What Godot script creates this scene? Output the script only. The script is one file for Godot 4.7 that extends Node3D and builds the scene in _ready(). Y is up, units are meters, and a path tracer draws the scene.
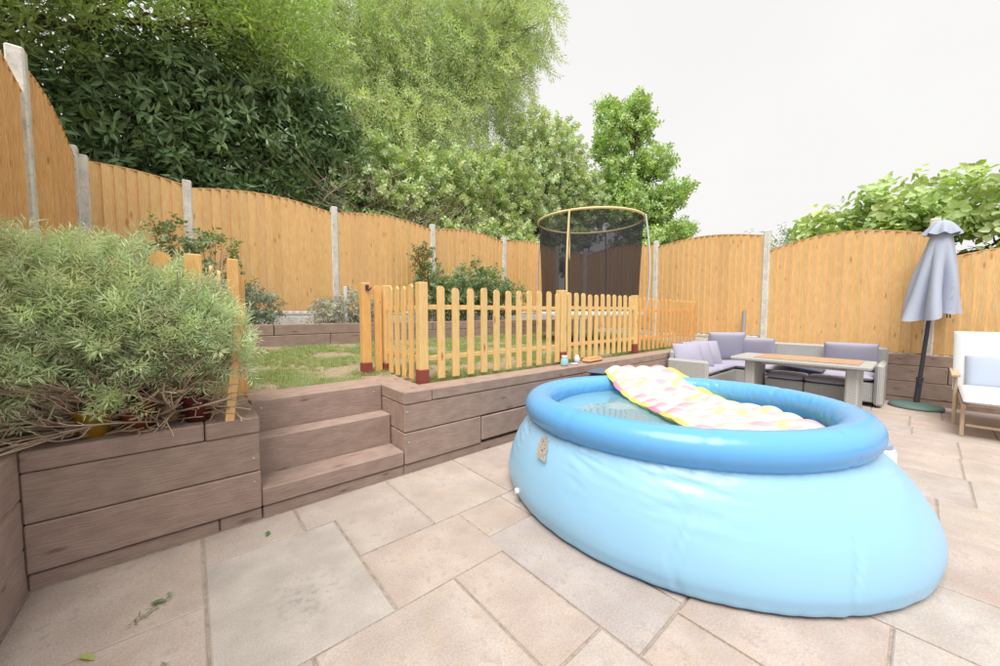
extends Node3D
# Axes: X runs along the sleeper wall (away to the right), -Z runs away to the back fence.
# W(u, v, h) is a point u along the wall, v towards the back fence, h above the patio.

func W(u: float, v: float, h: float) -> Vector3:
	return Vector3(u, h, -v)

class MB:
	var v := PackedVector3Array()
	var n := PackedVector3Array()
	var t := PackedVector2Array()
	var c := PackedColorArray()
	var i := PackedInt32Array()
	var col := Color(1, 1, 1)
	var off := Vector2.ZERO
	var sc := Vector2(1, 1)
	var grain := 0
	func tri_uv(p: Vector3, nn: Vector3) -> Vector2:
		var ax := 0
		if absf(nn.y) >= absf(nn.x) and absf(nn.y) >= absf(nn.z): ax = 1
		elif absf(nn.z) >= absf(nn.x): ax = 2
		var r := [0, 1, 2]
		r.erase(ax)
		var a: int = r[0]
		var b: int = r[1]
		if b == grain:
			var q := a
			a = b
			b = q
		return Vector2(p[a], p[b]) * sc + off
	# a flat convex polygon, turned so that its normal points along out
	func poly(pts: Array, out: Vector3, uvs: Array = []):
		var nn: Vector3 = (pts[1] - pts[0]).cross(pts[2] - pts[0])
		if nn.length_squared() < 1e-16: return
		nn = nn.normalized()
		var flip := nn.dot(out) < 0
		if flip: nn = -nn
		var s := v.size()
		for k in pts.size():
			v.append(pts[k]); n.append(nn); c.append(col)
			t.append(uvs[k] if uvs.size() > 0 else tri_uv(pts[k], nn))
		for k in range(1, pts.size() - 1):
			if flip:
				i.append(s); i.append(s + k); i.append(s + k + 1)
			else:
				i.append(s); i.append(s + k + 1); i.append(s + k)
	func box(tr: Transform3D, size: Vector3, bev := 0.0):
		var h := size * 0.5
		var b := minf(bev, minf(h.x, minf(h.y, h.z)) * 0.9)
		var P := func(ax: int, s: Vector3) -> Vector3:
			var q := Vector3(h.x - b, h.y - b, h.z - b)
			q[ax] = h[ax]
			return tr * (q * s)
		var sg := [-1.0, 1.0]
		for ax in 3:
			var a1 := (ax + 1) % 3
			var a2 := (ax + 2) % 3
			for s in sg:
				var pts := []
				for q in [[-1, -1], [1, -1], [1, 1], [-1, 1]]:
					var w := Vector3.ZERO
					w[ax] = s; w[a1] = q[0]; w[a2] = q[1]
					pts.append(P.call(ax, w))
				var o := Vector3.ZERO
				o[ax] = s
				poly(pts, tr.basis * o)
		if b <= 0.0: return
		for ax in 3: # edges running along ax
			var a1 := (ax + 1) % 3
			var a2 := (ax + 2) % 3
			for s1 in sg:
				for s2 in sg:
					var w := Vector3.ZERO
					w[a1] = s1; w[a2] = s2
					var wa := w; wa[ax] = -1
					var wb := w; wb[ax] = 1
					poly([P.call(a1, wa), P.call(a1, wb), P.call(a2, wb), P.call(a2, wa)], tr.basis * w)
		for sx in sg:
			for sy in sg:
				for sz in sg:
					var w := Vector3(sx, sy, sz)
					poly([P.call(0, w), P.call(1, w), P.call(2, w)], tr.basis * w)
	# smooth grid surface: pts[r][k]
	func grid(pts: Array, uvs: Array = [], cols: Array = [], flip := false):
		var R := pts.size()
		var K: int = pts[0].size()
		var s := v.size()
		for r in R:
			for k in K:
				var r0 := maxi(r - 1, 0)
				var r1 := mini(r + 1, R - 1)
				var k0 := maxi(k - 1, 0)
				var k1 := mini(k + 1, K - 1)
				if pts[r][0].distance_squared_to(pts[r][K - 1]) < 1e-10:
					k0 = k - 1 if k > 0 else K - 2
					k1 = k + 1 if k < K - 1 else 1
				var nn: Vector3 = (pts[r][k1] - pts[r][k0]).cross(pts[r1][k] - pts[r0][k])
				nn = nn.normalized() if nn.length_squared() > 1e-18 else Vector3.UP
				if flip: nn = -nn
				v.append(pts[r][k]); n.append(nn)
				t.append(uvs[r][k] if uvs.size() > 0 else Vector2(pts[r][k].x, pts[r][k].z))
				c.append(cols[r][k] if cols.size() > 0 else col)
		for r in R - 1:
			for k in K - 1:
				var a := s + r * K + k
				var q := [a, a + K, a + 1, a + 1, a + K, a + K + 1]
				if flip: q = [a, a + 1, a + K, a + 1, a + K + 1, a + K]
				for e in q: i.append(e)
	func tube(path: Array, rad: Array, seg := 6, cap := true):
		var rings := []
		var uvs := []
		var up := Vector3.UP
		var len := 0.0
		for k in path.size():
			var d: Vector3 = (path[mini(k + 1, path.size() - 1)] - path[maxi(k - 1, 0)]).normalized()
			if absf(d.dot(up)) > 0.95: up = Vector3.RIGHT
			var s := d.cross(up).normalized()
			up = s.cross(d).normalized()
			if k > 0: len += path[k].distance_to(path[k - 1])
			var ring := []
			var ru := []
			for j in seg + 1:
				var a := TAU * j / seg
				ring.append(path[k] + (s * cos(a) + up * sin(a)) * rad[mini(k, rad.size() - 1)])
				ru.append(Vector2(len, float(j) / seg * 0.2) * sc + off)
			ring[seg] = ring[0]
			rings.append(ring); uvs.append(ru)
		grid(rings, uvs, [], true)
		if cap:
			for e in [0, path.size() - 1]:
				var d2: Vector3 = path[e] - path[1 if e == 0 else e - 1]
				poly(rings[e].slice(0, seg), d2)
	# surface of revolution round the vertical axis at o
	func lathe(o: Vector3, prof: Array, seg := 24):
		var rings := []
		for p in prof:
			var ring := []
			for j in seg + 1:
				var a := TAU * j / seg
				ring.append(o + Vector3(cos(a) * p.x, p.y, sin(a) * p.x))
			ring[seg] = ring[0]
			rings.append(ring)
		grid(rings, [], [], true)
	func leaf(base: Vector3, dir: Vector3, up: Vector3, len: float, wid: float, round_ := false):
		var s := dir.cross(up).normalized()
		var u := s.cross(dir).normalized()
		var tip := base + dir * len - u * len * 0.12
		if not round_:
			var m := base + dir * len * 0.45
			poly([base, m + s * wid * 0.5 + u * wid * 0.15, tip], u)
			poly([base, tip, m - s * wid * 0.5 + u * wid * 0.15], u)
		else:
			var m1 := base + dir * len * 0.28
			var m2 := base + dir * len * 0.68
			var mid := base + dir * len * 0.5 - u * wid * 0.08
			for q in [-1.0, 1.0]:
				var l1: Vector3 = m1 + s * wid * 0.46 * q + u * wid * 0.1
				var l2: Vector3 = m2 + s * wid * 0.42 * q + u * wid * 0.1
				poly([base, l1, mid], u)
				poly([l1, l2, mid], u)
				poly([l2, tip, mid], u)
	func mesh() -> ArrayMesh:
		var arr := []
		arr.resize(Mesh.ARRAY_MAX)
		arr[Mesh.ARRAY_VERTEX] = v
		arr[Mesh.ARRAY_NORMAL] = n
		arr[Mesh.ARRAY_TEX_UV] = t
		arr[Mesh.ARRAY_COLOR] = c
		arr[Mesh.ARRAY_INDEX] = i
		var m := ArrayMesh.new()
		m.add_surface_from_arrays(Mesh.PRIMITIVE_TRIANGLES, arr)
		return m

var rng := RandomNumberGenerator.new()
var M := {}

func rr(a: float, b: float) -> float:
	return rng.randf_range(a, b)

# ---------- node helpers ----------
func thing(called: String, label: String, category: String, base := Vector3.ZERO, group := "") -> Node3D:
	var o := Node3D.new()
	o.name = called
	add_child(o, true)
	o.position = base
	o.set_meta("label", label)
	o.set_meta("category", category)
	if group != "": o.set_meta("group", group)
	return o

# commits a mesh that was modelled in world coordinates as a child of parent
func part(called: String, mb: MB, mat: Material, parent: Node3D) -> MeshInstance3D:
	var o := MeshInstance3D.new()
	o.name = called
	o.mesh = mb.mesh()
	o.material_override = mat
	parent.add_child(o, true)
	var g := Vector3.ZERO
	var p: Node = parent
	while p != self:
		g += (p as Node3D).position
		p = p.get_parent()
	o.position = -g
	return o

# one-mesh thing, modelled in world coordinates
func single(called: String, mb: MB, mat: Material, label: String, category: String, group := "") -> MeshInstance3D:
	var o := part(called, mb, mat, self)
	o.set_meta("label", label)
	o.set_meta("category", category)
	if group != "": o.set_meta("group", group)
	return o

func structure(called: String, mb: MB, mat: Material, label := "") -> MeshInstance3D:
	var o := part(called, mb, mat, self)
	o.set_meta("kind", "structure")
	if label != "": o.set_meta("label", label)
	return o

func scatter(called: String, mesh: Mesh, mat: Material, xf: Array, cols: Array, parent: Node3D) -> MultiMeshInstance3D:
	var mm := MultiMesh.new()
	mm.transform_format = MultiMesh.TRANSFORM_3D
	mm.use_colors = true
	mm.mesh = mesh
	mm.instance_count = xf.size()
	for k in xf.size():
		mm.set_instance_transform(k, xf[k])
		mm.set_instance_color(k, cols[k])
	var o := MultiMeshInstance3D.new()
	o.name = called
	o.multimesh = mm
	o.material_override = mat
	o.set_meta("kind", "stuff")
	parent.add_child(o, true)
	var g := Vector3.ZERO
	var p: Node = parent
	while p != self:
		g += (p as Node3D).position
		p = p.get_parent()
	o.position = -g
	return o

# ---------- textures ----------
func tex(w: int, h: int, f: Callable) -> ImageTexture:
	var d := PackedByteArray()
	d.resize(w * h * 3)
	var k := 0
	for y in h:
		for x in w:
			var q: Color = f.call(x, y)
			d[k] = int(clampf(q.r, 0, 1) * 255); d[k + 1] = int(clampf(q.g, 0, 1) * 255); d[k + 2] = int(clampf(q.b, 0, 1) * 255)
			k += 3
	var im := Image.create_from_data(w, h, false, Image.FORMAT_RGB8, d)
	im.generate_mipmaps()
	return ImageTexture.create_from_image(im)

func noise(seed_: int, freq: float, oct := 4, type := FastNoiseLite.TYPE_SIMPLEX_SMOOTH) -> FastNoiseLite:
	var q := FastNoiseLite.new()
	q.seed = seed_
	q.frequency = freq
	q.noise_type = type
	q.fractal_octaves = oct
	return q

func noise_img(w: int, h: int, seed_: int, freq: float, oct := 4) -> PackedByteArray:
	var im := noise(seed_, freq, oct).get_seamless_image(w, h)
	im.convert(Image.FORMAT_L8)
	return im.get_data()

func normal_tex(w: int, h: int, bytes: PackedByteArray, strength: float) -> ImageTexture:
	var im := Image.create_from_data(w, h, false, Image.FORMAT_L8, bytes)
	im.convert(Image.FORMAT_RGBA8)
	im.bump_map_to_normal_map(strength)
	im.generate_mipmaps()
	return ImageTexture.create_from_image(im)

# wood: u along the grain. Returns [colour, normal]
func wood_tex(seed_: int, dark: Color, light: Color, knots: int, knot_col: Color, patch: float) -> Array:
	var w := 512
	var h := 256
	var g := noise_img(w, h, seed_, 0.008, 5)
	var g2 := noise_img(w, h, seed_ + 5, 0.02, 3)
	var r := RandomNumberGenerator.new()
	r.seed = seed_
	var ks := []
	for k in knots: ks.append(Vector3(r.randf() * w, r.randf() * h, r.randf_range(2.2, 6.0)))
	var fine := noise(seed_ + 9, 1.0, 2)
	var bump := PackedByteArray()
	bump.resize(w * h)
	var t := tex(w, h, func(x: int, y: int) -> Color:
		var warp := (float(g[y * w + x]) / 255.0 - 0.5) * 15.0
		var kv := 0.0
		for k in ks:
			var dx: float = absf(x - k.x); dx = minf(dx, w - dx)
			if dx > 40.0: continue
			var dy: float = absf(y - k.y); dy = minf(dy, h - dy)
			var d := sqrt(dx * dx * 0.2 + dy * dy)
			warp += 7.0 * exp(-d * d / (k.z * k.z * 6.0)) * signf(y - k.y)
			kv = maxf(kv, clampf(1.35 - d / k.z, 0.0, 1.0))
		var line := fine.get_noise_2d(x * 0.012, (y + warp) * 0.22)
		var line2 := fine.get_noise_2d(x * 0.03 + 90.0, (y + warp * 0.5) * 0.7)
		var p := (float(g2[y * w + x]) / 255.0 - 0.5) * patch
		var m := clampf(0.5 + line * 0.55 + line2 * 0.3 + p, 0.0, 1.0)
		bump[y * w + x] = int(clampf(128.0 + line * 50.0 + line2 * 60.0 - kv * 40.0, 0, 255))
		return dark.lerp(light, m).lerp(knot_col, kv * 0.75))
	return [t, normal_tex(w, h, bump, 3.0)]

func mat_wood(texs: Array, rough: float, nscale := 0.5) -> StandardMaterial3D:
	var m := StandardMaterial3D.new()
	m.albedo_texture = texs[0]
	m.normal_enabled = true
	m.normal_texture = texs[1]
	m.normal_scale = nscale
	m.roughness = rough
	m.vertex_color_use_as_albedo = true
	return m

func mat(c: Color, rough := 0.7, metal := 0.0) -> StandardMaterial3D:
	var m := StandardMaterial3D.new()
	m.albedo_color = c
	m.roughness = rough
	m.metallic = metal
	return m

func leaf_mat(rough: float, back: Color) -> StandardMaterial3D:
	var m := mat(Color(1, 1, 1), rough)
	m.vertex_color_use_as_albedo = true
	m.cull_mode = BaseMaterial3D.CULL_DISABLED
	m.backlight_enabled = true
	m.backlight = back
	return m

func make_materials():
	M.fence = mat_wood(wood_tex(11, Color(0.89, 0.715, 0.48), Color(0.965, 0.83, 0.61), 7, Color(0.72, 0.51, 0.30), 0.4), 0.75)
	M.picket = mat_wood(wood_tex(23, Color(0.875, 0.71, 0.45), Color(0.955, 0.83, 0.59), 7, Color(0.55, 0.34, 0.14), 0.3), 0.7)
	M.sleeper = mat_wood(wood_tex(37, Color(0.585, 0.50, 0.46), Color(0.66, 0.575, 0.53), 7, Color(0.44, 0.35, 0.31), 0.9), 0.8, 0.35)
	M.stained_post = mat(Color(0.55, 0.27, 0.235), 0.7)
	M.teak = mat_wood(wood_tex(53, Color(0.68, 0.58, 0.48), Color(0.82, 0.73, 0.63), 3, Color(0.5, 0.38, 0.28), 0.3), 0.65)
	# stone paving
	var a := noise_img(512, 512, 71, 0.006, 5)
	var b := noise_img(512, 512, 72, 0.03, 4)
	var c := noise_img(512, 512, 73, 0.2, 2)
	var d := noise_img(512, 512, 74, 0.012, 5)
	var stone := tex(512, 512, func(x: int, y: int) -> Color:
		var k := y * 512 + x
		var q := Color(0.65, 0.605, 0.585).lerp(Color(0.73, 0.69, 0.668), a[k] / 255.0)
		q = q.lerp(Color(0.70, 0.60, 0.50), clampf((d[k] - 160.0) / 110.0, 0, 0.13))
		q = q.lerp(Color(0.55, 0.53, 0.525), clampf((b[k] - 165.0) / 120.0, 0, 0.28) * clampf((a[k] - 100.0) / 60.0, 0, 1))
		var s := (c[k] - 128.0) / 128.0 * 0.045
		return Color(q.r + s, q.g + s, q.b + s))
	var bm := PackedByteArray()
	bm.resize(512 * 512)
	for k in 512 * 512: bm[k] = int(clampf(a[k] * 0.5 + b[k] * 0.35 + c[k] * 0.12, 0, 255))
	M.stone = mat(Color(1, 1, 1), 0.72)
	M.stone.albedo_texture = stone
	M.stone.normal_enabled = true
	M.stone.normal_texture = normal_tex(512, 512, bm, 6.0)
	M.stone.normal_scale = 0.45
	M.stone.vertex_color_use_as_albedo = true
	M.stone_stained = M.stone.duplicate()
	M.stone_stained.albedo_texture = tex(512, 512, func(x: int, y: int) -> Color:
		var k := y * 512 + x
		var q := Color(0.65, 0.615, 0.595).lerp(Color(0.73, 0.695, 0.675), a[k] / 255.0)
		var dd := Vector2(x / 512.0 - 0.50, y / 512.0 - 0.62).length()
		var sp := clampf((b[k] - 135.0) / 60.0, 0, 1) * exp(-dd * dd / 0.03)
		q = q.lerp(Color(0.42, 0.41, 0.42), sp * 0.30)
		var s := (c[k] - 128.0) / 128.0 * 0.045
		return Color(q.r + s, q.g + s, q.b + s))
	# concrete, soil, mortar
	var conc := tex(256, 256, func(x: int, y: int) -> Color:
		var k := (y * 2) * 512 + x * 2
		var q := 0.86 + (a[k] - 128.0) / 128.0 * 0.06 + (c[k] - 128.0) / 128.0 * 0.05 - clampf((b[k] - 160.0) / 400.0, 0, 0.07)
		return Color(q * 1.01, q, q * 0.97))
	M.concrete = mat(Color(1, 1, 1), 0.9)
	M.concrete.albedo_texture = conc
	M.concrete.normal_enabled = true
	M.concrete.normal_texture = M.stone.normal_texture
	M.concrete.normal_scale = 0.5
	M.concrete.vertex_color_use_as_albedo = true
	var soil := tex(512, 512, func(x: int, y: int) -> Color:
		var k := y * 512 + x
		var s := (c[k] - 128.0) / 128.0
		return Color(0.36, 0.28, 0.22).lerp(Color(0.50, 0.41, 0.33), b[k] / 255.0) + Color(1, 1, 1) * s * 0.09)
	M.soil = mat(Color(1, 1, 1), 0.95)
	M.soil.albedo_texture = soil
	M.soil.normal_enabled = true
	M.soil.normal_texture = normal_tex(512, 512, c, 8.0)
	M.mortar = mat(Color(1, 1, 1), 0.95)
	M.mortar.albedo_texture = tex(256, 256, func(x: int, y: int) -> Color:
		var k := y * 512 + x
		var s := (c[k] - 128.0) / 128.0 * 0.10
		return Color(0.62 + s, 0.575 + s, 0.53 + s).lerp(Color(0.50, 0.46, 0.42), clampf((b[k] - 130.0) / 120.0, 0, 0.8)))
	var lawn := tex(512, 512, func(x: int, y: int) -> Color:
		var k := y * 512 + x
		var s := (c[k] - 128.0) / 128.0 * 0.08
		var q := Color(0.70, 0.635, 0.53).lerp(Color(0.52, 0.56, 0.36), clampf((a[k] - 105.0) / 70.0, 0, 1))
		return Color(q.r + s, q.g + s, q.b + s))
	M.lawn = mat(Color(1, 1, 1), 0.95)
	M.lawn.albedo_texture = lawn
	M.lawn.normal_enabled = true
	M.lawn.normal_texture = M.soil.normal_texture
	# woven rattan
	var wb := PackedByteArray()
	wb.resize(128 * 128)
	var weave := tex(128, 128, func(x: int, y: int) -> Color:
		var cx := x / 16
		var cy := y / 16
		var fx := absf(fposmod(x, 16) - 7.5) / 8.0
		var fy := absf(fposmod(y, 16) - 7.5) / 8.0
		var over := (cx + cy) % 2 == 0
		var hgt := (1.0 - pow(fy, 3.0)) * (1.0 - 0.35 * fx) if over else (1.0 - pow(fx, 3.0)) * (1.0 - 0.35 * fy)
		wb[y * 128 + x] = int(clampf(hgt * 220.0, 0, 255))
		var e := 0.76 if over else 0.72
		if maxf(fx if not over else fy, 0.0) > 0.9: e = 0.42
		return Color(e * 0.97, e * 0.97, e * 0.96))
	M.rattan = mat(Color(1, 1, 1), 0.6)
	M.rattan.albedo_texture = weave
	M.rattan.normal_enabled = true
	M.rattan.normal_texture = normal_tex(128, 128, wb, 4.0)
	M.rattan.normal_scale = 1.0
	# cloth
	var cb := PackedByteArray()
	cb.resize(64 * 64)
	for y in 64:
		for x in 64: cb[y * 64 + x] = 90 + (x % 4) * 20 + (y % 4) * 20
	M.cloth_n = normal_tex(64, 64, cb, 2.0)
	M.cushion = cloth(Color(0.635, 0.63, 0.705))
	M.umbrella = cloth(Color(0.66, 0.695, 0.77))
	M.white_cloth = cloth(Color(0.78, 0.79, 0.805))
	M.blue_pillow = cloth(Color(0.67, 0.715, 0.79))
	# vinyl, metal, glass
	M.pool_wall = mat(Color(0.575, 0.765, 0.895), 0.33)
	M.pool_ring = mat(Color(0.39, 0.66, 0.89), 0.27)
	M.pool_liner = mat(Color(0.62, 0.87, 0.97), 0.4)
	M.ground_sheet = mat(Color(0.33, 0.52, 0.72), 0.6)
	M.water = mat(Color(0.70, 0.90, 0.96, 0.36), 0.03)
	M.water.transparency = BaseMaterial3D.TRANSPARENCY_ALPHA
	M.lilo = mat(Color(1, 1, 1), 0.28)
	M.lilo.vertex_color_use_as_albedo = true
	M.steel = mat(Color(0.74, 0.75, 0.77), 0.3, 0.5)
	M.galv = mat(Color(0.82, 0.83, 0.85), 0.45, 0.2)
	M.dark_metal = mat(Color(0.27, 0.27, 0.31), 0.45, 0.3)
	M.green_base = mat(Color(0.36, 0.46, 0.43), 0.55)
	M.net = mat(Color(0.14, 0.14, 0.19, 0.66), 0.95)
	M.net.transparency = BaseMaterial3D.TRANSPARENCY_ALPHA
	M.net.cull_mode = BaseMaterial3D.CULL_DISABLED
	M.foam = mat(Color(0.90, 0.82, 0.62), 0.7)
	M.jump_mat = mat(Color(0.05, 0.05, 0.06), 0.85)
	M.pad = mat(Color(0.78, 0.81, 0.84), 0.5)
	M.white_plastic = mat(Color(0.86, 0.87, 0.89), 0.35)
	M.bark = mat_wood(wood_tex(91, Color(0.36, 0.30, 0.25), Color(0.54, 0.46, 0.39), 4, Color(0.2, 0.15, 0.12), 0.8), 0.9, 1.0)
	M.dry_stem = mat(Color(1, 1, 1), 0.85)
	M.dry_stem.vertex_color_use_as_albedo = true
	M.leaf = leaf_mat(0.5, Color(0.80, 0.86, 0.45))
	M.gloss_leaf = leaf_mat(0.3, Color(0.28, 0.38, 0.16))
	M.needle = leaf_mat(0.6, Color(0.60, 0.64, 0.50))

func cloth(c: Color) -> StandardMaterial3D:
	var m := mat(c, 0.9)
	m.normal_enabled = true
	m.normal_texture = M.cloth_n
	m.normal_scale = 0.3
	m.uv1_scale = Vector3(12, 12, 12)
	return m

func _ready():
	rng.seed = 20240611
	# ---------- camera, sky, light ----------
	var cam := Camera3D.new()
	cam.name = "camera"
	cam.fov = 85.1425
	cam.near = 0.05
	cam.far = 600.0
	cam.position = Vector3(0, 1.3, 0)
	cam.rotation_degrees = Vector3(-3.2367, -40.574, 0)
	add_child(cam)
	cam.current = true
	var env := Environment.new()
	env.background_mode = Environment.BG_SKY
	# even overcast
	var si := Image.create(256, 128, false, Image.FORMAT_RGB8)
	var cn := noise(3, 0.035, 4)
	for y in 128:
		for x in 256:
			# seamless round the horizon: sample the cloud noise on a sphere
			var la := PI * (0.5 - (y + 0.5) / 128.0)
			var lo := TAU * x / 256.0
			var q := cn.get_noise_3d(cos(la) * cos(lo) * 40.0, sin(la) * 60.0, cos(la) * sin(lo) * 40.0) * 0.016
			si.set_pixel(x, y, Color(0.978 + q, 0.973 + q, 0.966 + q))
	var sm := PanoramaSkyMaterial.new()
	sm.panorama = ImageTexture.create_from_image(si)
	sm.energy_multiplier = 0.345
	var sky := Sky.new()
	sky.sky_material = sm
	env.sky = sky
	env.tonemap_mode = Environment.TONE_MAPPER_LINEAR
	env.tonemap_exposure = 2.9
	env.sdfgi_enabled = true
	env.ssao_enabled = true
	env.ssil_enabled = true
	var we := WorldEnvironment.new()
	we.name = "environment"
	we.environment = env
	add_child(we)
	var sun := DirectionalLight3D.new()
	sun.name = "sun"
	sun.light_energy = 0.5
	sun.light_color = Color(1.0, 0.98, 0.95)
	sun.light_angular_distance = 40.0
	sun.shadow_enabled = true
	add_child(sun)
	sun.look_at_from_position(Vector3(-3.0, 8.0, 2.2), Vector3.ZERO)

	make_materials()
	build_ground()
	build_patio()
	build_sleeper_walls()
	build_fences()
	build_picket_fences()
	build_lawn()
	build_pool()
	build_lilo()
	build_sofa()
	build_umbrella()
	build_lounger()
	build_trampoline()
	build_small_things()
	build_garden_plants()
	build_trees()

# ---------- ground ----------
func lawn_h(u: float, v: float) -> float:
	return 0.63 + clampf((v - 3.2) / 2.4, 0, 1) * 0.21 + 0.012 * sin(u * 3.1 + v * 2.3) + 0.008 * sin(u * 7.3 - v * 5.1)

func sheet(u0: float, u1: float, v0: float, v1: float, nu: int, nv: int, hf: Callable, uvs := 0.5) -> MB:
	var mb := MB.new()
	sheet_into(mb, u0, u1, v0, v1, nu, nv, hf, uvs)
	return mb

func sheet_into(mb: MB, u0: float, u1: float, v0: float, v1: float, nu: int, nv: int, hf: Callable, uvs := 0.5):
	var pts := []
	var uv := []
	for r in nv + 1:
		var row := []
		var ru := []
		for k in nu + 1:
			var u := lerpf(u0, u1, float(k) / nu)
			var v := lerpf(v0, v1, float(r) / nv)
			row.append(W(u, v, hf.call(u, v)))
			ru.append(Vector2(u, v) * uvs)
		pts.append(row); uv.append(ru)
	mb.grid(pts, uv, [], false)

func build_ground():
	var g := sheet(-250, 250, -250, 250, 2, 2, func(_u, _v): return -0.16, 0.4)
	structure("ground", g, M.soil)
	# raised land behind the fences
	var t := MB.new()
	sheet_into(t, -60, 60, 6.75, 70, 60, 40, func(u, v): return 0.9 + 0.15 * sin(u * 0.9) * sin(v * 0.7), 0.4)
	sheet_into(t, 8.0, 60, -30, 6.75, 40, 40, func(u, v): return 0.5 + 0.12 * sin(u * 0.9) * sin(v * 0.7), 0.4)
	structure("terrain", t, M.soil)

func slab_poly(poly: Array, par: Node3D, tint: Color, h: float, stained := false):
	# poly: plan outline (u, v) counter-clockwise; inset for the joint, with a worn, rounded edge
	var gap := 0.0055
	var pp := PackedVector2Array()
	for q in poly: pp.append(q)
	var inner: Array = Geometry2D.offset_polygon(pp, -gap, Geometry2D.JOIN_MITER)
	if inner.size() == 0: return
	var o: PackedVector2Array = inner[0]
	var tops: Array = Geometry2D.offset_polygon(o, -0.006, Geometry2D.JOIN_MITER)
	var tp: PackedVector2Array = tops[0]
	if tp.size() != o.size(): return
	# line the two rings up
	var best := 0
	for k in tp.size():
		if tp[k].distance_to(o[0]) < tp[best].distance_to(o[0]): best = k
	var mb := MB.new()
	mb.col = tint
	mb.sc = Vector2(0.8, 0.8)
	mb.off = Vector2(rng.randf(), rng.randf())
	mb.grain = rng.randi() % 3
	if stained:
		mb.grain = 0
		mb.sc = Vector2(1.1, 1.1)
		mb.off = Vector2(0.1, 2.6)
	var n := o.size()
	var tilt := Vector2(rr(-0.004, 0.004), rr(-0.004, 0.004))
	var c0 := o[0]
	var hh := func(p: Vector2) -> float: return h + tilt.dot(p - c0)
	var idx := Geometry2D.triangulate_polygon(tp)
	for k in range(0, idx.size(), 3):
		mb.poly([W(tp[idx[k]].x, tp[idx[k]].y, hh.call(tp[idx[k]])), W(tp[idx[k + 1]].x, tp[idx[k + 1]].y, hh.call(tp[idx[k + 1]])), W(tp[idx[k + 2]].x, tp[idx[k + 2]].y, hh.call(tp[idx[k + 2]]))], Vector3.UP)
	for k in n:
		var a := o[k]
		var b := o[(k + 1) % n]
		var ta := tp[(k + best) % n]
		var tb := tp[(k + 1 + best) % n]
		var out2 := Vector2(b.y - a.y, a.x - b.x)
		if out2.dot((a + b) * 0.5 - (ta + tb) * 0.5) < 0: out2 = -out2
		var out := Vector3(out2.x, 0, -out2.y).normalized()
		mb.poly([W(ta.x, ta.y, hh.call(ta)), W(tb.x, tb.y, hh.call(tb)), W(b.x, b.y, hh.call(b) - 0.005), W(a.x, a.y, hh.call(a) - 0.005)], out + Vector3.UP)
		mb.poly([W(a.x, a.y, hh.call(a) - 0.005), W(b.x, b.y, hh.call(b) - 0.005), W(b.x, b.y, -0.04), W(a.x, a.y, -0.04)], out)
	part("slab", mb, M.stone_stained if stained else M.stone, par)

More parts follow.
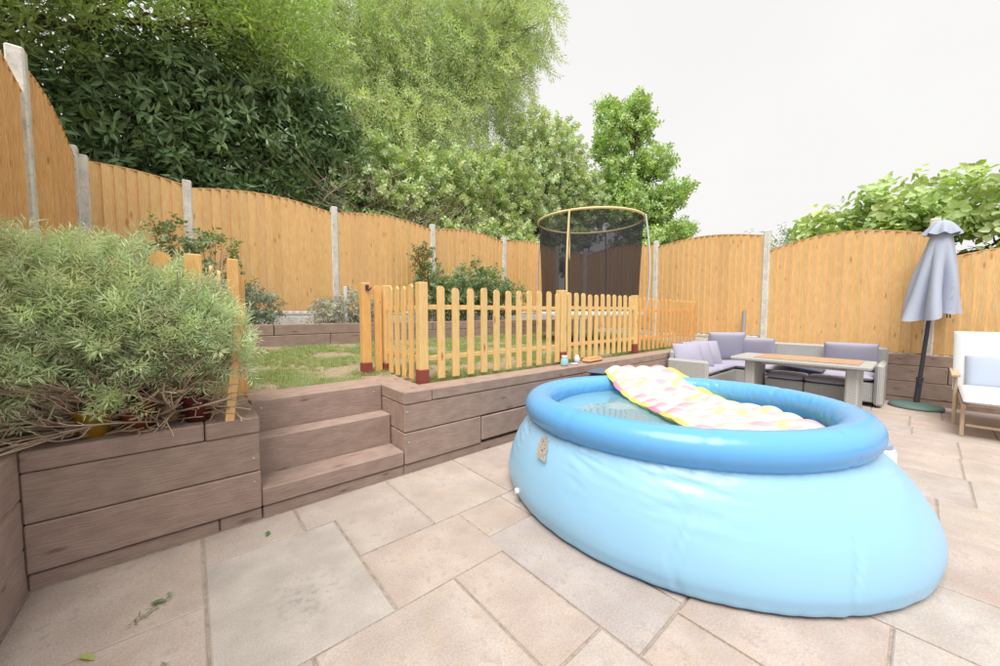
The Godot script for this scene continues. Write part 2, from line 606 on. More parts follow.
func build_patio():
	var bed := sheet(-0.7, 7.85, -4.0, 2.75, 2, 2, func(_u, _v): return -0.007, 2.0)
	var pat := structure("patio", bed, M.mortar)
	var tints := [Color(1, 0.98, 0.96), Color(0.97, 0.99, 0.98), Color(1.0, 0.95, 0.91), Color(1.04, 1.0, 0.95), Color(0.95, 0.96, 0.97), Color(1.02, 0.96, 0.93)]
	# measured layout: u0, u1, v0, v1, tint
	var L := [
		[-0.62, 0.01, 2.015, 2.66, 2], [-0.62, 0.01, 1.40, 2.015, 2], [0.01, 0.48, 2.345, 2.66, 0],
		[0.01, 0.645, 1.447, 2.345, 1], [1.11, 1.725, 1.91, 2.66, 3], [1.725, 2.205, 1.91, 2.66, 2], [2.205, 2.82, 2.05, 2.66, 0],
		[2.82, 3.43, 2.05, 2.66, 5], [3.43, 4.33, 2.05, 2.66, 1], [4.33, 4.93, 2.05, 2.66, 0], [4.93, 5.83, 2.05, 2.66, 3], [5.83, 6.43, 2.05, 2.66, 2], [6.43, 7.04, 2.05, 2.66, 0], [7.04, 7.82, 2.05, 2.66, 1],
		[0.645, 1.28, 1.447, 1.91, 5], [1.28, 1.63, 1.59, 1.91, 2], [1.63, 2.205, 1.59, 1.91, 0],
		[0.31, 0.94, 0.60, 1.447, 3], [0.94, 1.25, 0.815, 1.447, 2], [1.25, 1.63, 0.645, 1.59, 4],
		[-0.62, 0.01, 0.80, 1.40, 0], [0.01, 0.31, 0.60, 1.447, 4],
		[0.64, 1.25, 0.20, 0.60, 1], [0.94, 1.25, 0.60, 0.815, 3], [1.25, 1.56, 0.03, 0.645, 2], [1.56, 2.17, 0.03, 0.645, 5],
		[0.01, 0.64, 0.0, 0.60, 2], [-0.62, 0.01, -0.10, 0.80, 3], [0.64, 1.25, -0.40, 0.20, 0],
		[1.25, 2.17, -0.58, 0.03, 3], [0.01, 0.64, -0.9, 0.0, 1], [-0.62, 0.01, -0.9, -0.10, 2], [0.64, 1.25, -0.9, -0.40, 4], [1.25, 2.17, -1.2, -0.58, 0],
		[1.63, 2.17, 0.645, 1.59, 1]]
	for e in L:
		slab_poly([Vector2(e[0], e[2]), Vector2(e[1], e[2]), Vector2(e[1], e[3]), Vector2(e[0], e[3])], pat, vary(tints[e[4]]), rr(-0.002, 0.002), e[1] == 0.645 and e[0] == 0.01)
	slab_poly([Vector2(0.48, 2.345), Vector2(0.645, 2.345), Vector2(0.645, 1.91), Vector2(1.11, 1.91), Vector2(1.11, 2.66), Vector2(0.48, 2.66)], pat, vary(tints[0]), 0.001)
	# the rest is laid in courses along v
	var cols := [2.17, 2.67, 3.325, 3.93, 4.545, 5.16, 5.82, 6.22, 6.83, 7.82]
	var starts := [-0.45, -1.05, -0.72, -0.28, -0.26, -0.88, 0.035, -0.55, -0.2]
	for k in 9:
		var vv := [starts[k]]
		var top := 2.05
		if k == 0: top = 2.05
		while vv[-1] < top - 0.9: vv.append(vv[-1] + [0.61, 0.91, 0.61, 0.46][rng.randi() % 4])
		vv.append(top)
		while vv[0] > -3.4: vv.insert(0, vv[0] - [0.61, 0.91, 0.61, 0.31][rng.randi() % 4])
		for j in vv.size() - 1:
			var a0: float = cols[k]
			if k == 0 and vv[j + 1] > 1.9:
				a0 = 2.205
			slab_poly([Vector2(a0, vv[j]), Vector2(cols[k + 1], vv[j]), Vector2(cols[k + 1], vv[j + 1]), Vector2(a0, vv[j + 1])], pat, vary(tints[rng.randi() % 6]), rr(-0.002, 0.002))

func vary(c: Color, a := 0.03) -> Color:
	var k := 1.0 + rr(-a, a)
	return Color(c.r * k, c.g * k * (1.0 + rr(-a, a) * 0.3), c.b * k * (1.0 + rr(-a, a) * 0.4))

# ---------- sleepers ----------
func sleeper(par: Node3D, u0: float, u1: float, v0: float, v1: float, h0: float, h1: float, tint := Color(1, 1, 1), called := "sleeper"):
	var mb := MB.new()
	var size := Vector3(absf(u1 - u0), h1 - h0, absf(v1 - v0))
	mb.grain = 0 if size.x >= size.z else 2
	mb.sc = Vector2(0.55, 1.6)
	mb.off = Vector2(rng.randf(), rng.randf())
	mb.col = vary(tint, 0.07)
	mb.box(Transform3D(Basis(), W((u0 + u1) / 2, (v0 + v1) / 2, (h0 + h1) / 2)), size, 0.007)
	return part(called, mb, M.sleeper, par)

func screw(par: Node3D, p: Vector3, dir: Vector3):
	var mb := MB.new()
	mb.tube([p, p + dir * 0.004], [0.008, 0.006], 8)
	part("bolt_head", mb, M.steel, par)

func build_sleeper_walls():
	var FV := 2.66
	# left of the steps
	var w := thing("sleeper_wall", "brown sleeper retaining wall under the overgrown needle-leaved bush", "retaining wall", W(-0.15, FV, 0))
	sleeper(w, -0.62, 0.09, FV + 0.012, 2.86, -0.02, 0.066)
	sleeper(w, 0.094, 0.305, FV + 0.014, 2.86, -0.02, 0.066)
	sleeper(w, -0.62, 0.305, FV, 2.86, 0.076, 0.310)
	sleeper(w, -0.62, 0.303, FV + 0.003, 2.86, 0.315, 0.555)
	sleeper(w, -0.62, 0.040, FV + 0.001, 2.88, 0.560, 0.657)
	sleeper(w, 0.045, 0.307, FV - 0.004, 3.44, 0.558, 0.655)
	sleeper(w, 0.10, 0.300, 2.87, 3.44, 0.315, 0.553)
	sleeper(w, 0.10, 0.300, 2.87, 3.44, 0.02, 0.310)
	for q in [[0.27, 0.40], [0.27, 0.25]]: screw(w, W(q[0], FV + 0.001, q[1]), Vector3(0, 0, 1))
	# left wall running towards the camera
	var wl := thing("sleeper_wall", "brown sleeper retaining wall running out at right angles from the planted wall", "retaining wall", W(-0.72, 1.0, 0))
	for q in [[-0.02, 0.20], [0.204, 0.43], [0.434, 0.66]]:
		sleeper(wl, -0.83, -0.622, -1.5, FV + 0.18, q[0], q[1])
	# right of the steps up to the far fence
	var w2 := thing("sleeper_wall", "long brown sleeper retaining wall under the yellow picket fence", "retaining wall", W(4.5, FV, 0))
	sleeper(w2, 1.27, 4.2, FV + 0.012, 2.86, -0.02, 0.066)
	sleeper(w2, 4.205, 7.8, FV + 0.014, 2.86, -0.02, 0.066)
	sleeper(w2, 1.275, 2.045, FV, 2.86, 0.074, 0.328)
	sleeper(w2, 2.052, 4.4, FV - 0.004, 2.86, 0.10, 0.322)
	sleeper(w2, 4.405, 7.8, FV, 2.86, 0.074, 0.325)
	sleeper(w2, 1.275, 3.6, FV + 0.001, 2.86, 0.335, 0.560)
	sleeper(w2, 3.605, 7.8, FV - 0.002, 2.86, 0.332, 0.560)
	sleeper(w2, 1.53, 4.05, FV - 0.002, 2.90, 0.566, 0.660)
	sleeper(w2, 4.056, 7.8, FV - 0.002, 2.90, 0.566, 0.660)
	# cheek beside the steps: sleepers that run back
	sleeper(w2, 1.272, 1.525, FV - 0.004, 3.62, 0.564, 0.664)
	sleeper(w2, 1.274, 1.500, 2.865, 3.62, 0.335, 0.560)
	sleeper(w2, 1.274, 1.500, 2.865, 3.62, 0.02, 0.328)
	for q in [[1.30, 0.50], [1.31, 0.25]]: screw(w2, W(q[0], FV + 0.001, q[1]), Vector3(0, 0, 1))
	# steps
	var st := thing("garden_steps", "three worn brown sleeper steps up to the lawn", "steps", W(0.79, 2.9, 0))
	sleeper(st, 0.312, 1.268, FV + 0.014, 2.89, -0.02, 0.066, Color(1, 1, 1), "step_base")
	sleeper(st, 0.309, 1.268, FV + 0.002, 2.908, 0.075, 0.190, Color(1, 1, 1), "step")
	sleeper(st, 0.309, 1.268, 2.912, 3.085, 0.16, 0.440, Color(1, 1, 1), "step")
	sleeper(st, 0.309, 1.268, 3.090, 3.44, 0.40, 0.668, Color(1, 1, 1), "step")
	for q in [[0.37, 3.09, 0.61], [1.2, 3.09, 0.61]]: screw(st, W(q[0], q[1], q[2]), Vector3(0, 0, 1))
	# second terrace in front of the back fence
	var w3 := thing("sleeper_wall", "low weathered grey sleeper edging of the border below the back fence", "retaining wall", W(3.4, 5.6, 0.8))
	for q in [[-0.85, 1.55], [1.555, 3.95], [3.955, 6.35], [6.355, 7.8]]:
		sleeper(w3, q[0], q[1], 5.6, 5.72, 0.76, 0.99)
		sleeper(w3, maxf(q[0] - 0.7, -0.85), q[1] - 0.705 if q[1] < 7 else q[1], 5.602, 5.72, 0.995, 1.14)
	# retaining wall below the right-hand fence
	var w4 := thing("sleeper_wall", "brown sleeper retaining wall behind the corner sofa and parasol", "retaining wall", W(7.9, 0, 0))
	for q in [[-0.02, 0.08], [0.085, 0.31], [0.315, 0.54], [0.545, 0.70]]:
		var j := rr(-1.0, 0.4)
		sleeper(w4, 7.8 + rr(0, 0.006), 7.98, -3.9, j - 0.003, q[0], q[1])
		sleeper(w4, 7.8 + rr(0, 0.006), 7.98, j + 0.003, 2.655, q[0], q[1])

# ---------- panel fences ----------
func fence_run(called: String, label: String, axis_u: bool, plane: float, face: float, panels: Array, posts: Array) -> Node3D:
	# panels: [a0, a1, bottom, end_h0, end_h1, mid_h, gravel_bottom]; posts: [a, bottom, top]
	var mid := 0.0
	for p in posts: mid += p[0] / posts.size()
	var P := func(a: float, d: float, h: float) -> Vector3: # d: distance in front of the fence plane
		return W(a, plane + d * face, h) if axis_u else W(plane + d * face, a, h)
	var f := thing(called, label, "fence", P.call(mid, 0.0, 0.9))
	var fd: Vector3 = P.call(0, 1, 0) - P.call(0, 0, 0)
	for p in posts:
		var mb := MB.new()
		mb.off = Vector2(rng.randf(), rng.randf())
		mb.col = vary(Color(1, 1, 1))
		mb.grain = 1
		var c: Vector3 = P.call(p[0], 0.0, (p[1] + p[2]) / 2)
		mb.box(Transform3D(Basis(), c), Vector3(0.10, p[2] - p[1], 0.10), 0.012)
		part("post", mb, M.concrete, f)
	for p in panels:
		var n := int(round((p[1] - p[0]) / 0.108))
		var wdt: float = (p[1] - p[0]) / n
		var H := func(a: float) -> float:
			var s: float = (a - p[0]) / (p[1] - p[0])
			return lerpf(p[3], p[4], s) + (p[5] - (p[3] + p[4]) * 0.5) * sin(PI * s)
		var cap := MB.new()
		cap.grain = 0 if axis_u else 2
		cap.sc = Vector2(0.5, 1.0)
		cap.col = Color(0.8, 0.72, 0.66)
		var m := 14
		for k in m:
			var a0 := lerpf(p[0], p[1], float(k) / m)
			var a1 := lerpf(p[0], p[1], float(k + 1) / m)
			var q := []
			for e in [[a0, -0.02], [a0, 0.026], [a1, 0.026], [a1, -0.02]]:
				q.append(P.call(e[0], e[1], H.call(e[0])))
			var up := Vector3(0, 0.014, 0)
			cap.poly([q[0] + up, q[1] + up, q[2] + up, q[3] + up], Vector3.UP)
			cap.poly([q[1], q[2], q[2] + up, q[1] + up], fd)
			cap.poly([q[0], q[3], q[3] + up, q[0] + up], -fd)
			cap.poly(q, Vector3.DOWN)
		var pan := part("fence_panel", cap, M.fence, f)
		for k in n:
			var a0: float = p[0] + k * wdt
			var a1: float = a0 + wdt + 0.008
			if a1 > p[1]: a1 = p[1]
			var b := MB.new()
			b.grain = 1
			b.sc = Vector2(0.5, 1.7)
			b.off = Vector2(rng.randf(), rng.randf())
			b.col = vary(Color(1, 1, 1), 0.085)
			var dt := rr(-0.004, 0.004)
			var h0: float = p[2]
			var x := [P.call(a0, 0.034 + dt, h0), P.call(a1, 0.005 + dt, h0), P.call(a1, 0.005 + dt, H.call(a1)), P.call(a0, 0.034 + dt, H.call(a0))]
			var y := []
			for e in [[a0, h0], [a1, h0], [a1, H.call(a1)], [a0, H.call(a0)]]: y.append(P.call(e[0], -0.004, e[1]))
			b.poly(x, fd)
			b.poly(y, -fd)
			var along: Vector3 = (x[1] - x[0]).normalized()
			b.poly([x[0], x[3], y[3], y[0]], -along)
			b.poly([x[1], x[2], y[2], y[1]], along)
			b.poly([x[0], x[1], y[1], y[0]], Vector3.DOWN)
			part("board", b, M.fence, pan)
		# concrete gravel boards under the panel
		var gh: float = p[6]
		while gh < p[2] - 0.02:
			var top := minf(gh + 0.15, p[2] - 0.006)
			var g := MB.new()
			g.off = Vector2(rng.randf(), rng.randf())
			g.col = vary(Color(1.06, 1.05, 1.03))
			var c2: Vector3 = P.call((p[0] + p[1]) / 2, 0.0, (gh + top) / 2)
			g.box(Transform3D(Basis(), c2), Vector3(p[1] - p[0], top - gh - 0.006, 0.045) if axis_u else Vector3(0.045, top - gh - 0.006, p[1] - p[0]), 0.012)
			part("gravel_board", g, M.concrete, pan)
			gh = top
	return f

func build_fences():
	var panels := []
	var posts := [[-0.90, 0.7, 3.17]]
	var px := [-0.90, 0.04, 1.93, 3.83, 5.77, 7.70]
	for k in 5:
		panels.append([px[k] + 0.05, px[k + 1] - 0.05, 1.32, 2.99, 2.975, 3.085, 0.95])
		if k == 0: panels[0] = [px[0] + 0.05, px[1] - 0.05, 1.32, 3.10, 3.02, 3.09, 0.95]
	for k in range(1, 6): posts.append([px[k], 0.7, 3.09])
	fence_run("garden_fence", "long orange board fence with concrete posts below the willow and laurel", true, 6.6, -1.0, panels, posts)
	fence_run("garden_fence", "tall orange board fence running up the side behind the needle-leaved bush", false, -0.97, 1.0,
		[[4.83, 6.48, 1.30, 3.30, 3.10, 3.30, 0.6], [2.86, 4.73, 1.30, 3.05, 3.05, 3.18, 0.6], [0.9, 2.76, 1.30, 3.05, 3.05, 3.18, 0.6]],
		[[6.53, 0.5, 3.24], [4.78, 0.5, 3.40], [2.81, 0.5, 3.3], [0.85, 0.5, 3.3]])
	fence_run("garden_fence", "orange board fence stepping down behind the trampoline, sofa and parasol", false, 7.92, -1.0,
		[[5.86, 6.50, 1.0, 2.80, 2.95, 2.90, 0.7], [3.97, 5.76, 0.93, 2.78, 2.76, 2.88, 0.5], [1.93, 3.87, 0.88, 2.68, 2.74, 2.82, 0.5], [0.0, 1.83, 0.715, 2.40, 2.40, 2.565, 0.56], [-1.90, -0.10, 0.715, 2.02, 2.02, 2.15, 0.56], [-3.8, -2.0, 0.715, 1.95, 1.95, 2.1, 0.56]],
		[[5.81, 0.4, 2.96], [3.92, 0.4, 2.88], [1.88, 0.4, 2.77], [-0.05, 0.4, 2.60], [-1.95, 0.4, 2.2], [-3.85, 0.4, 2.15]])

# ---------- picket fences ----------
func picket(par: Node3D, u: float, v: float, h0: float, h1: float, along_u: bool, tint: Color, wid := 0.076, lean := 0.0):
	var mb := MB.new()
	mb.grain = 1
	mb.sc = Vector2(0.6, 2.0)
	mb.off = Vector2(rng.randf(), rng.randf())
	mb.col = vary(tint, 0.06)
	var pts := []
	var hw := wid / 2
	for q in [[-hw, h0], [hw, h0], [hw, h1 - 0.03], [hw * 0.72, h1 - 0.009], [hw * 0.3, h1], [-hw * 0.3, h1], [-hw * 0.72, h1 - 0.009], [-hw, h1 - 0.03]]:
		pts.append(Vector2(q[0] + (q[1] - h0) * lean, q[1]))
	var P := func(q: Vector2, d: float) -> Vector3:
		return W(u + q.x, v + d, q.y) if along_u else W(u + d, v + q.x, q.y)
	var fr := []
	var bk := []
	for q in pts:
		fr.append(P.call(q, -0.009)); bk.append(P.call(q, 0.009))
	var fd: Vector3 = fr[0] - bk[0]
	mb.poly(fr, fd)
	mb.poly(bk, -fd)
	for k in pts.size():
		var j := (k + 1) % pts.size()
		var o: Vector3 = (fr[k] + fr[j]) * 0.5 - P.call(Vector2((h1 + h0) * 0.5 * lean, (h0 + h1) / 2), 0.0)
		mb.poly([fr[k], fr[j], bk[j], bk[k]], o)
	part("picket", mb, M.picket, par)

func rail(par: Node3D, a: Vector3, b: Vector3, tint: Color):
	var mb := MB.new()
	var d := b - a
	mb.grain = 0 if absf(d.x) > absf(d.z) else 2
	mb.sc = Vector2(0.6, 2.0)
	mb.off = Vector2(rng.randf(), rng.randf())
	mb.col = vary(tint, 0.04)
	var s := Vector3(absf(d.x), 0.045, 0.028) if mb.grain == 0 else Vector3(0.028, 0.045, absf(d.z))
	mb.box(Transform3D(Basis(), (a + b) * 0.5), s, 0.003)
	part("rail", mb, M.picket, par)

func picket_post(par: Node3D, u: float, v: float, h0: float, h1: float, tint: Color, painted: float, wid := 0.085):
	var mb := MB.new()
	mb.grain = 1
	mb.sc = Vector2(0.6, 2.0)
	mb.off = Vector2(rng.randf(), rng.randf())
	mb.col = vary(tint, 0.03)
	mb.box(Transform3D(Basis(), W(u, v, (h0 + painted + h1) / 2)), Vector3(wid, h1 - h0 - painted, wid), 0.005)
	var o := part("fence_post", mb, M.picket, par)
	if painted > 0.0:
		var pb := MB.new()
		pb.box(Transform3D(Basis(), W(u, v, h0 + painted / 2)), Vector3(wid + 0.008, painted, wid + 0.008), 0.004)
		part("painted_foot", pb, M.stained_post, o)

func build_picket_fences():
	var Y := Color(1, 1, 1)
	var OR := Color(0.99, 0.80, 0.68)
	var f := thing("picket_fence", "yellow round-topped picket fence on the long sleeper wall, turning back beside the steps", "fence", W(3.4, 2.98, 0.66))
	var V := 2.985
	picket_post(f, 1.615, V, 0.64, 1.575, Y, 0.135)
	picket_post(f, 3.58, V, 0.66, 1.58, Y, 0.14, 0.10)
	picket_post(f, 5.36, V, 0.66, 1.57, Y, 0.14)
	var k := 0
	for u in [1.80, 1.965, 2.145, 2.315, 2.485, 2.655, 2.815, 2.98, 3.145, 3.315, 3.475]:
		picket(f, u, V - 0.025, 0.68, 1.545 + rr(-0.01, 0.01), true, Y)
	k = 0
	for j in 11:
		picket(f, 3.70 + j * 0.149, V - 0.025, 0.70, 1.55 + rr(-0.01, 0.01), true, Y)
	for h in [0.86, 1.335]:
		rail(f, W(1.66, V, h), W(3.535, V, h + 0.03), Y)
		rail(f, W(3.625, V, h + 0.02), W(5.32, V, h + 0.03), Y)
	# return along the step opening
	picket_post(f, 1.60, 3.72, 0.64, 1.585, Y, 0.12)
	for v in [3.11, 3.26, 3.41, 3.56]:
		picket(f, 1.57, v, 0.68, 1.56 + rr(-0.01, 0.01), false, Color(1.0, 0.99, 0.97))
	for h in [0.88, 1.34]: rail(f, W(1.60, 3.03, h), W(1.60, 3.68, h), Y)
	# gate post with latch
	var gp := thing("gate_post", "orange timber post with a dark latch at the head of the steps", "post", W(1.37, 3.72, 0.66))
	picket_post(gp, 1.37, 3.72, 0.655, 1.60, Color(0.98, 0.84, 0.72), 0.13, 0.088)
	var lt := MB.new()
	lt.box(Transform3D(Basis(), W(1.375, 3.67, 1.55)), Vector3(0.03, 0.06, 0.02), 0.004)
	lt.tube([W(1.375, 3.66, 1.53), W(1.375, 3.63, 1.52), W(1.40, 3.62, 1.55)], [0.007], 6)
	part("latch", lt, M.dark_metal, gp)
	var gk := thing("gate_picket", "single loose picket between the gate post and the fence return", "picket", W(1.50, 3.72, 0.66))
	picket(gk, 1.50, 3.72, 0.655, 1.585, true, Color(0.99, 0.88, 0.78), 0.075)
	# weathered orange stretch beside the sofa
	var f2 := thing("picket_fence", "reddish orange picket fence between the yellow pickets and the panel fence", "fence", W(6.6, 2.99, 0.66))
	for j in 15:
		picket(f2, 5.50 + j * 0.152, V - 0.02, 0.69, 1.53 + rr(-0.012, 0.012), true, OR, 0.062)
	for h in [0.88, 1.33]: rail(f2, W(5.41, V + 0.005, h), W(7.72, V + 0.005, h), OR)
	# pickets buried in the bush left of the steps
	var f3 := thing("picket_fence", "weathered picket fence half buried in the needle-leaved bush", "fence", W(-0.1, 2.95, 0.66))
	picket(f3, -0.115, 2.90, 0.66, 1.65, true, Color(0.93, 0.82, 0.76), 0.095)
	picket_post(f3, 0.03, 2.98, 0.64, 1.66, Color(1.0, 0.9, 0.8), 0.0, 0.085)
	picket(f3, 0.12, 3.12, 0.66, 1.61, false, Color(0.97, 0.9, 0.84), 0.075)
	picket(f3, 0.17, 3.30, 0.66, 1.60, false, Color(0.97, 0.9, 0.84), 0.075)
	picket_post(f3, 0.262, 3.42, 0.66, 1.70, Color(0.97, 0.86, 0.78), 0.0, 0.07)
	picket(f3, 0.305, 3.5, 0.66, 1.60, true, Color(0.97, 0.86, 0.78), 0.07)
	picket(f3, -0.30, 2.90, 0.66, 1.60, true, Color(0.93, 0.82, 0.76), 0.075)
	for h in [0.9, 1.36]: rail(f3, W(-0.55, 2.935, h), W(0.0, 2.935, h), Color(0.93, 0.82, 0.76))
	var lp := MB.new()
	lp.grain = 1
	lp.sc = Vector2(0.6, 2.0)
	lp.box(Transform3D(Basis(Vector3(0, 0, 1), -0.11), W(0.195, 2.67, 0.97)), Vector3(0.045, 0.64, 0.022), 0.003)
	single("loose_stake", lp, M.picket, "thin leaning timber stake at the wall corner beside the steps", "stake")

# ---------- lawn ----------
func build_lawn():
	var l := MB.new()
	sheet_into(l, -0.9, 7.9, 3.43, 5.62, 60, 18, func(u, v): return lawn_h(u, v), 0.35)
	sheet_into(l, 1.45, 7.9, 2.86, 3.43, 44, 4, func(u, v): return lawn_h(u, v), 0.35)
	structure("lawn", l, M.lawn)
	var bd := MB.new()
	sheet_into(bd, -0.95, 7.9, 5.70, 6.62, 50, 8, func(u, v): return 1.08 + 0.02 * sin(u * 5.0) + 0.015 * sin(v * 9.0 + u), 0.7)
	sheet_into(bd, -0.95, 0.2, 2.80, 3.5, 10, 8, func(u, v): return 0.62 + 0.02 * sin(u * 9.0 + v * 4.0), 0.7)
	sheet_into(bd, -0.98, -0.7, -1.5, 2.85, 4, 30, func(u, v): return 0.60 + 0.02 * sin(u * 9.0 + v * 6.0), 0.7)
	structure("flower_bed", bd, M.soil)
	# grass tufts, patchy
	var tm := MB.new()
	for k in 9:
		var a := TAU * k / 9 + rr(-0.3, 0.3)
		var d := Vector3(cos(a), 0, sin(a))
		var b := d * rr(0.0, 0.022)
		var L := rr(0.020, 0.045)
		var s := Vector3(-d.z, 0, d.x) * 0.0022
		var tip := b + Vector3.UP * L + d * L * rr(0.2, 0.8)
		tm.poly([b - s, b + s, tip], d + Vector3.UP * 0.3)
	var nz := noise(5, 0.9, 3)
	var xf := []
	var cs := []
	while xf.size() < 19000:
		var u := rr(-0.6, 7.85)
		var v := rr(2.95, 5.6)
		if u < 1.55 and v < 3.47: continue
		var q := nz.get_noise_2d(u, v * 1.6)
		if q < rr(-0.25, 0.25) : continue
		var sc := rr(0.7, 1.35)
		xf.append(Transform3D(Basis(Vector3.UP, rr(0, TAU)).scaled(Vector3(sc, sc, sc)), W(u, v, lawn_h(u, v) - 0.004)))
		cs.append(Color(0.30, 0.42, 0.15).lerp(Color(0.52, 0.57, 0.30), rng.randf()) if rng.randf() < 0.85 else Color(0.46, 0.40, 0.25))
	var g := scatter("grass", tm.mesh(), M.leaf, xf, cs, self)
	g.set_meta("kind", "stuff")
	g.set_meta("label", "short patchy green grass growing on the raised lawn")
	g.set_meta("category", "grass")

# ---------- pool ----------
const POOL := Vector2(2.84, 1.18)
const RING := Vector2(2.757, 1.205)
func ring_h(u: float, v: float) -> float:
	return 0.592 - 0.026 * (u - RING.x) - 0.031 * (v - RING.y)

func build_pool():
	var p := thing("inflatable_pool", "round light blue inflatable ring pool filled with water on the patio", "paddling pool", W(POOL.x, POOL.y, 0))
	var base := MB.new()
	base.lathe(W(POOL.x, POOL.y, 0), [Vector2(0.0, 0.008), Vector2(1.262, 0.010), Vector2(1.270, 0.007), Vector2(1.271, 0.002)], 96)
	part("ground_sheet", base, M.ground_sheet, p)
	# outer wall: (radius, height fraction to the ring)
	var prof := [[1.275, 0.012, 0.0], [1.294, 0.03, 0.0], [1.304, 0.065, 0.03], [1.308, 0.11, 0.08], [1.296, 0.17, 0.18], [1.270, 0.24, 0.3], [1.232, 0.31, 0.45], [1.187, 0.38, 0.6], [1.138, 0.44, 0.75], [1.092, 0.49, 0.87], [1.058, 0.525, 0.95], [1.035, 0.56, 1.0]]
	var SEG := 360
	var rows := []
	var fine := []
	for k in prof.size() - 1:
		for j in 5:
			var s := j / 5.0
			var c0: Array = prof[maxi(k - 1, 0)]
			var c1: Array = prof[k]
			var c2: Array = prof[k + 1]
			var c3: Array = prof[mini(k + 2, prof.size() - 1)]
			fine.append([cubic_interpolate(c1[0], c2[0], c0[0], c3[0], s), cubic_interpolate(c1[1], c2[1], c0[1], c3[1], s), lerpf(c1[2], c2[2], s)])
	fine.append(prof[-1])
	var nz := noise(8, 1.0, 3)
	var seams := [3.58, 4.12, 4.82, 5.55, 0.1, 0.9, 1.7, 2.5]
	for q in fine:
		var row := []
		for j in SEG + 1:
			var a := TAU * (j % SEG) / SEG
			var cu: float = lerpf(POOL.x, RING.x, q[2])
			var cv: float = lerpf(POOL.y, RING.y, q[2])
			var r: float = q[0]
			var h: float = q[1]
			# sagging creases below the ring and around welds
			var top := smoothstep(0.2, 0.8, q[2]) * (1.0 - smoothstep(0.95, 1.0, q[2]))
			r += nz.get_noise_2d(a * 2.2 + 50.0, h * 22.0 + a * 3.0) * 0.012 * top * smoothstep(-0.1, 0.4, nz.get_noise_1d(a * 1.6 + 9.0))
			r += nz.get_noise_2d(a * 26.0, h * 3.0) * 0.006 * smoothstep(0.7, 0.97, q[2])
			r += nz.get_noise_2d(a * 1.3, h * 1.0) * 0.008
			for s in seams:
				var d: float = angle_difference(a, s + 0.05 * sin(h * 9.0 + s))
				r -= 0.007 * exp(-d * d / 0.00018) * (1.0 - top * 0.5)
				r += 0.003 * exp(-d * d / 0.004)
			# puckers along the bottom weld
			r += 0.004 * absf(sin(a * 31.0 + 2.0 * sin(a * 5.0))) * (1.0 - smoothstep(0.0, 0.05, h - 0.012))
			var u := cu + r * cos(a)
			var v := cv + r * sin(a)
			h += (ring_h(u, v) - 0.590) * q[2]
			row.append(W(u, v, h))
		row[SEG] = row[0]
		rows.append(row)
	var wall := MB.new()
	wall.grid(rows, [], [], false)
	part("wall", wall, M.pool_wall, p)
	# inflated ring
	rows = []
	var TS := 28
	for j in SEG + 1:
		var a := TAU * (j % SEG) / SEG
		var row := []
		for k in TS + 1:
			var b := TAU * (k % TS) / TS
			var rt := 0.102
			var inner := smoothstep(0.0, 1.0, -cos(b))
			rt += nz.get_noise_2d(a * 24.0, cos(b) * 1.5 + sin(b)) * 0.005 * (0.25 + inner)
			for s in [0.35, 1.0, 1.62, 2.3, 3.02, 3.7, 4.35, 5.1, 5.8]:
				var d: float = angle_difference(a, s)
				rt -= 0.004 * exp(-d * d / 0.0004)
			var r := 1.01 + rt * cos(b) * 1.02
			var u := RING.x + r * cos(a)
			var v := RING.y + r * sin(a)
			row.append(W(u, v, ring_h(u, v) + rt * sin(b)))
		row[TS] = row[0]
		rows.append(row)
	rows[SEG] = rows[0]
	var ring := MB.new()
	ring.grid(rows, [], [], true)
	part("ring", ring, M.pool_ring, p)
	# liner inside
	rows = []
	for q in [[0.935, 0.58, 1.0], [0.95, 0.52, 0.9], [1.02, 0.42, 0.7], [1.12, 0.28, 0.4], [1.2, 0.12, 0.1], [1.15, 0.04, 0.0], [1.0, 0.025, 0.0], [0.5, 0.025, 0.0], [0.0, 0.025, 0.0]]:
		var row := []
		for j in 121:
			var a := TAU * (j % 120) / 120.0
			var r: float = q[0] + nz.get_noise_2d(a * 5.0, q[1] * 9.0) * 0.012 * minf(q[0], 1.0)
			var u: float = lerpf(POOL.x, RING.x, q[2]) + r * cos(a)
			var v: float = lerpf(POOL.y, RING.y, q[2]) + r * sin(a)
			row.append(W(u, v, q[1] + (ring_h(u, v) - 0.590) * q[2]))
		rows.append(row)
	var ln := MB.new()
	ln.grid(rows, [], [], true)
	part("liner", ln, M.pool_liner, p)
	# water with small ripples
	rows = []
	for k in 40:
		var row := []
		for j in 121:
			var a := TAU * (j % 120) / 120.0
			var r := 0.962 * k / 39.0
			var u := RING.x + r * cos(a)
			var v := RING.y + r * sin(a)
			row.append(W(u, v, 0.515 + 0.0012 * nz.get_noise_2d(u * 5.0, v * 5.0) + 0.0004 * nz.get_noise_2d(u * 25.0, v * 21.0)))
		row[120] = row[0]
		rows.append(row)
	var wt := MB.new()
	wt.grid(rows, [], [], false)
	part("water", wt, M.water, p)
	# worn gold emblem printed on the wall, a crowned pot-like crest
	var em := MB.new()
	var shape := [[-5, 0], [5, 0], [6, 4], [6, 12], [4, 13], [4.6, 16], [2.5, 14.5], [1.4, 18], [0.2, 15], [-2, 17], [-2.6, 14], [-5, 15], [-4.6, 12], [-6, 11], [-5.6, 4]]
	var pv := PackedVector2Array()
	for q in shape: pv.append(Vector2(q[0] * 0.0062, q[1] * 0.0062))
	var ea := 2.885
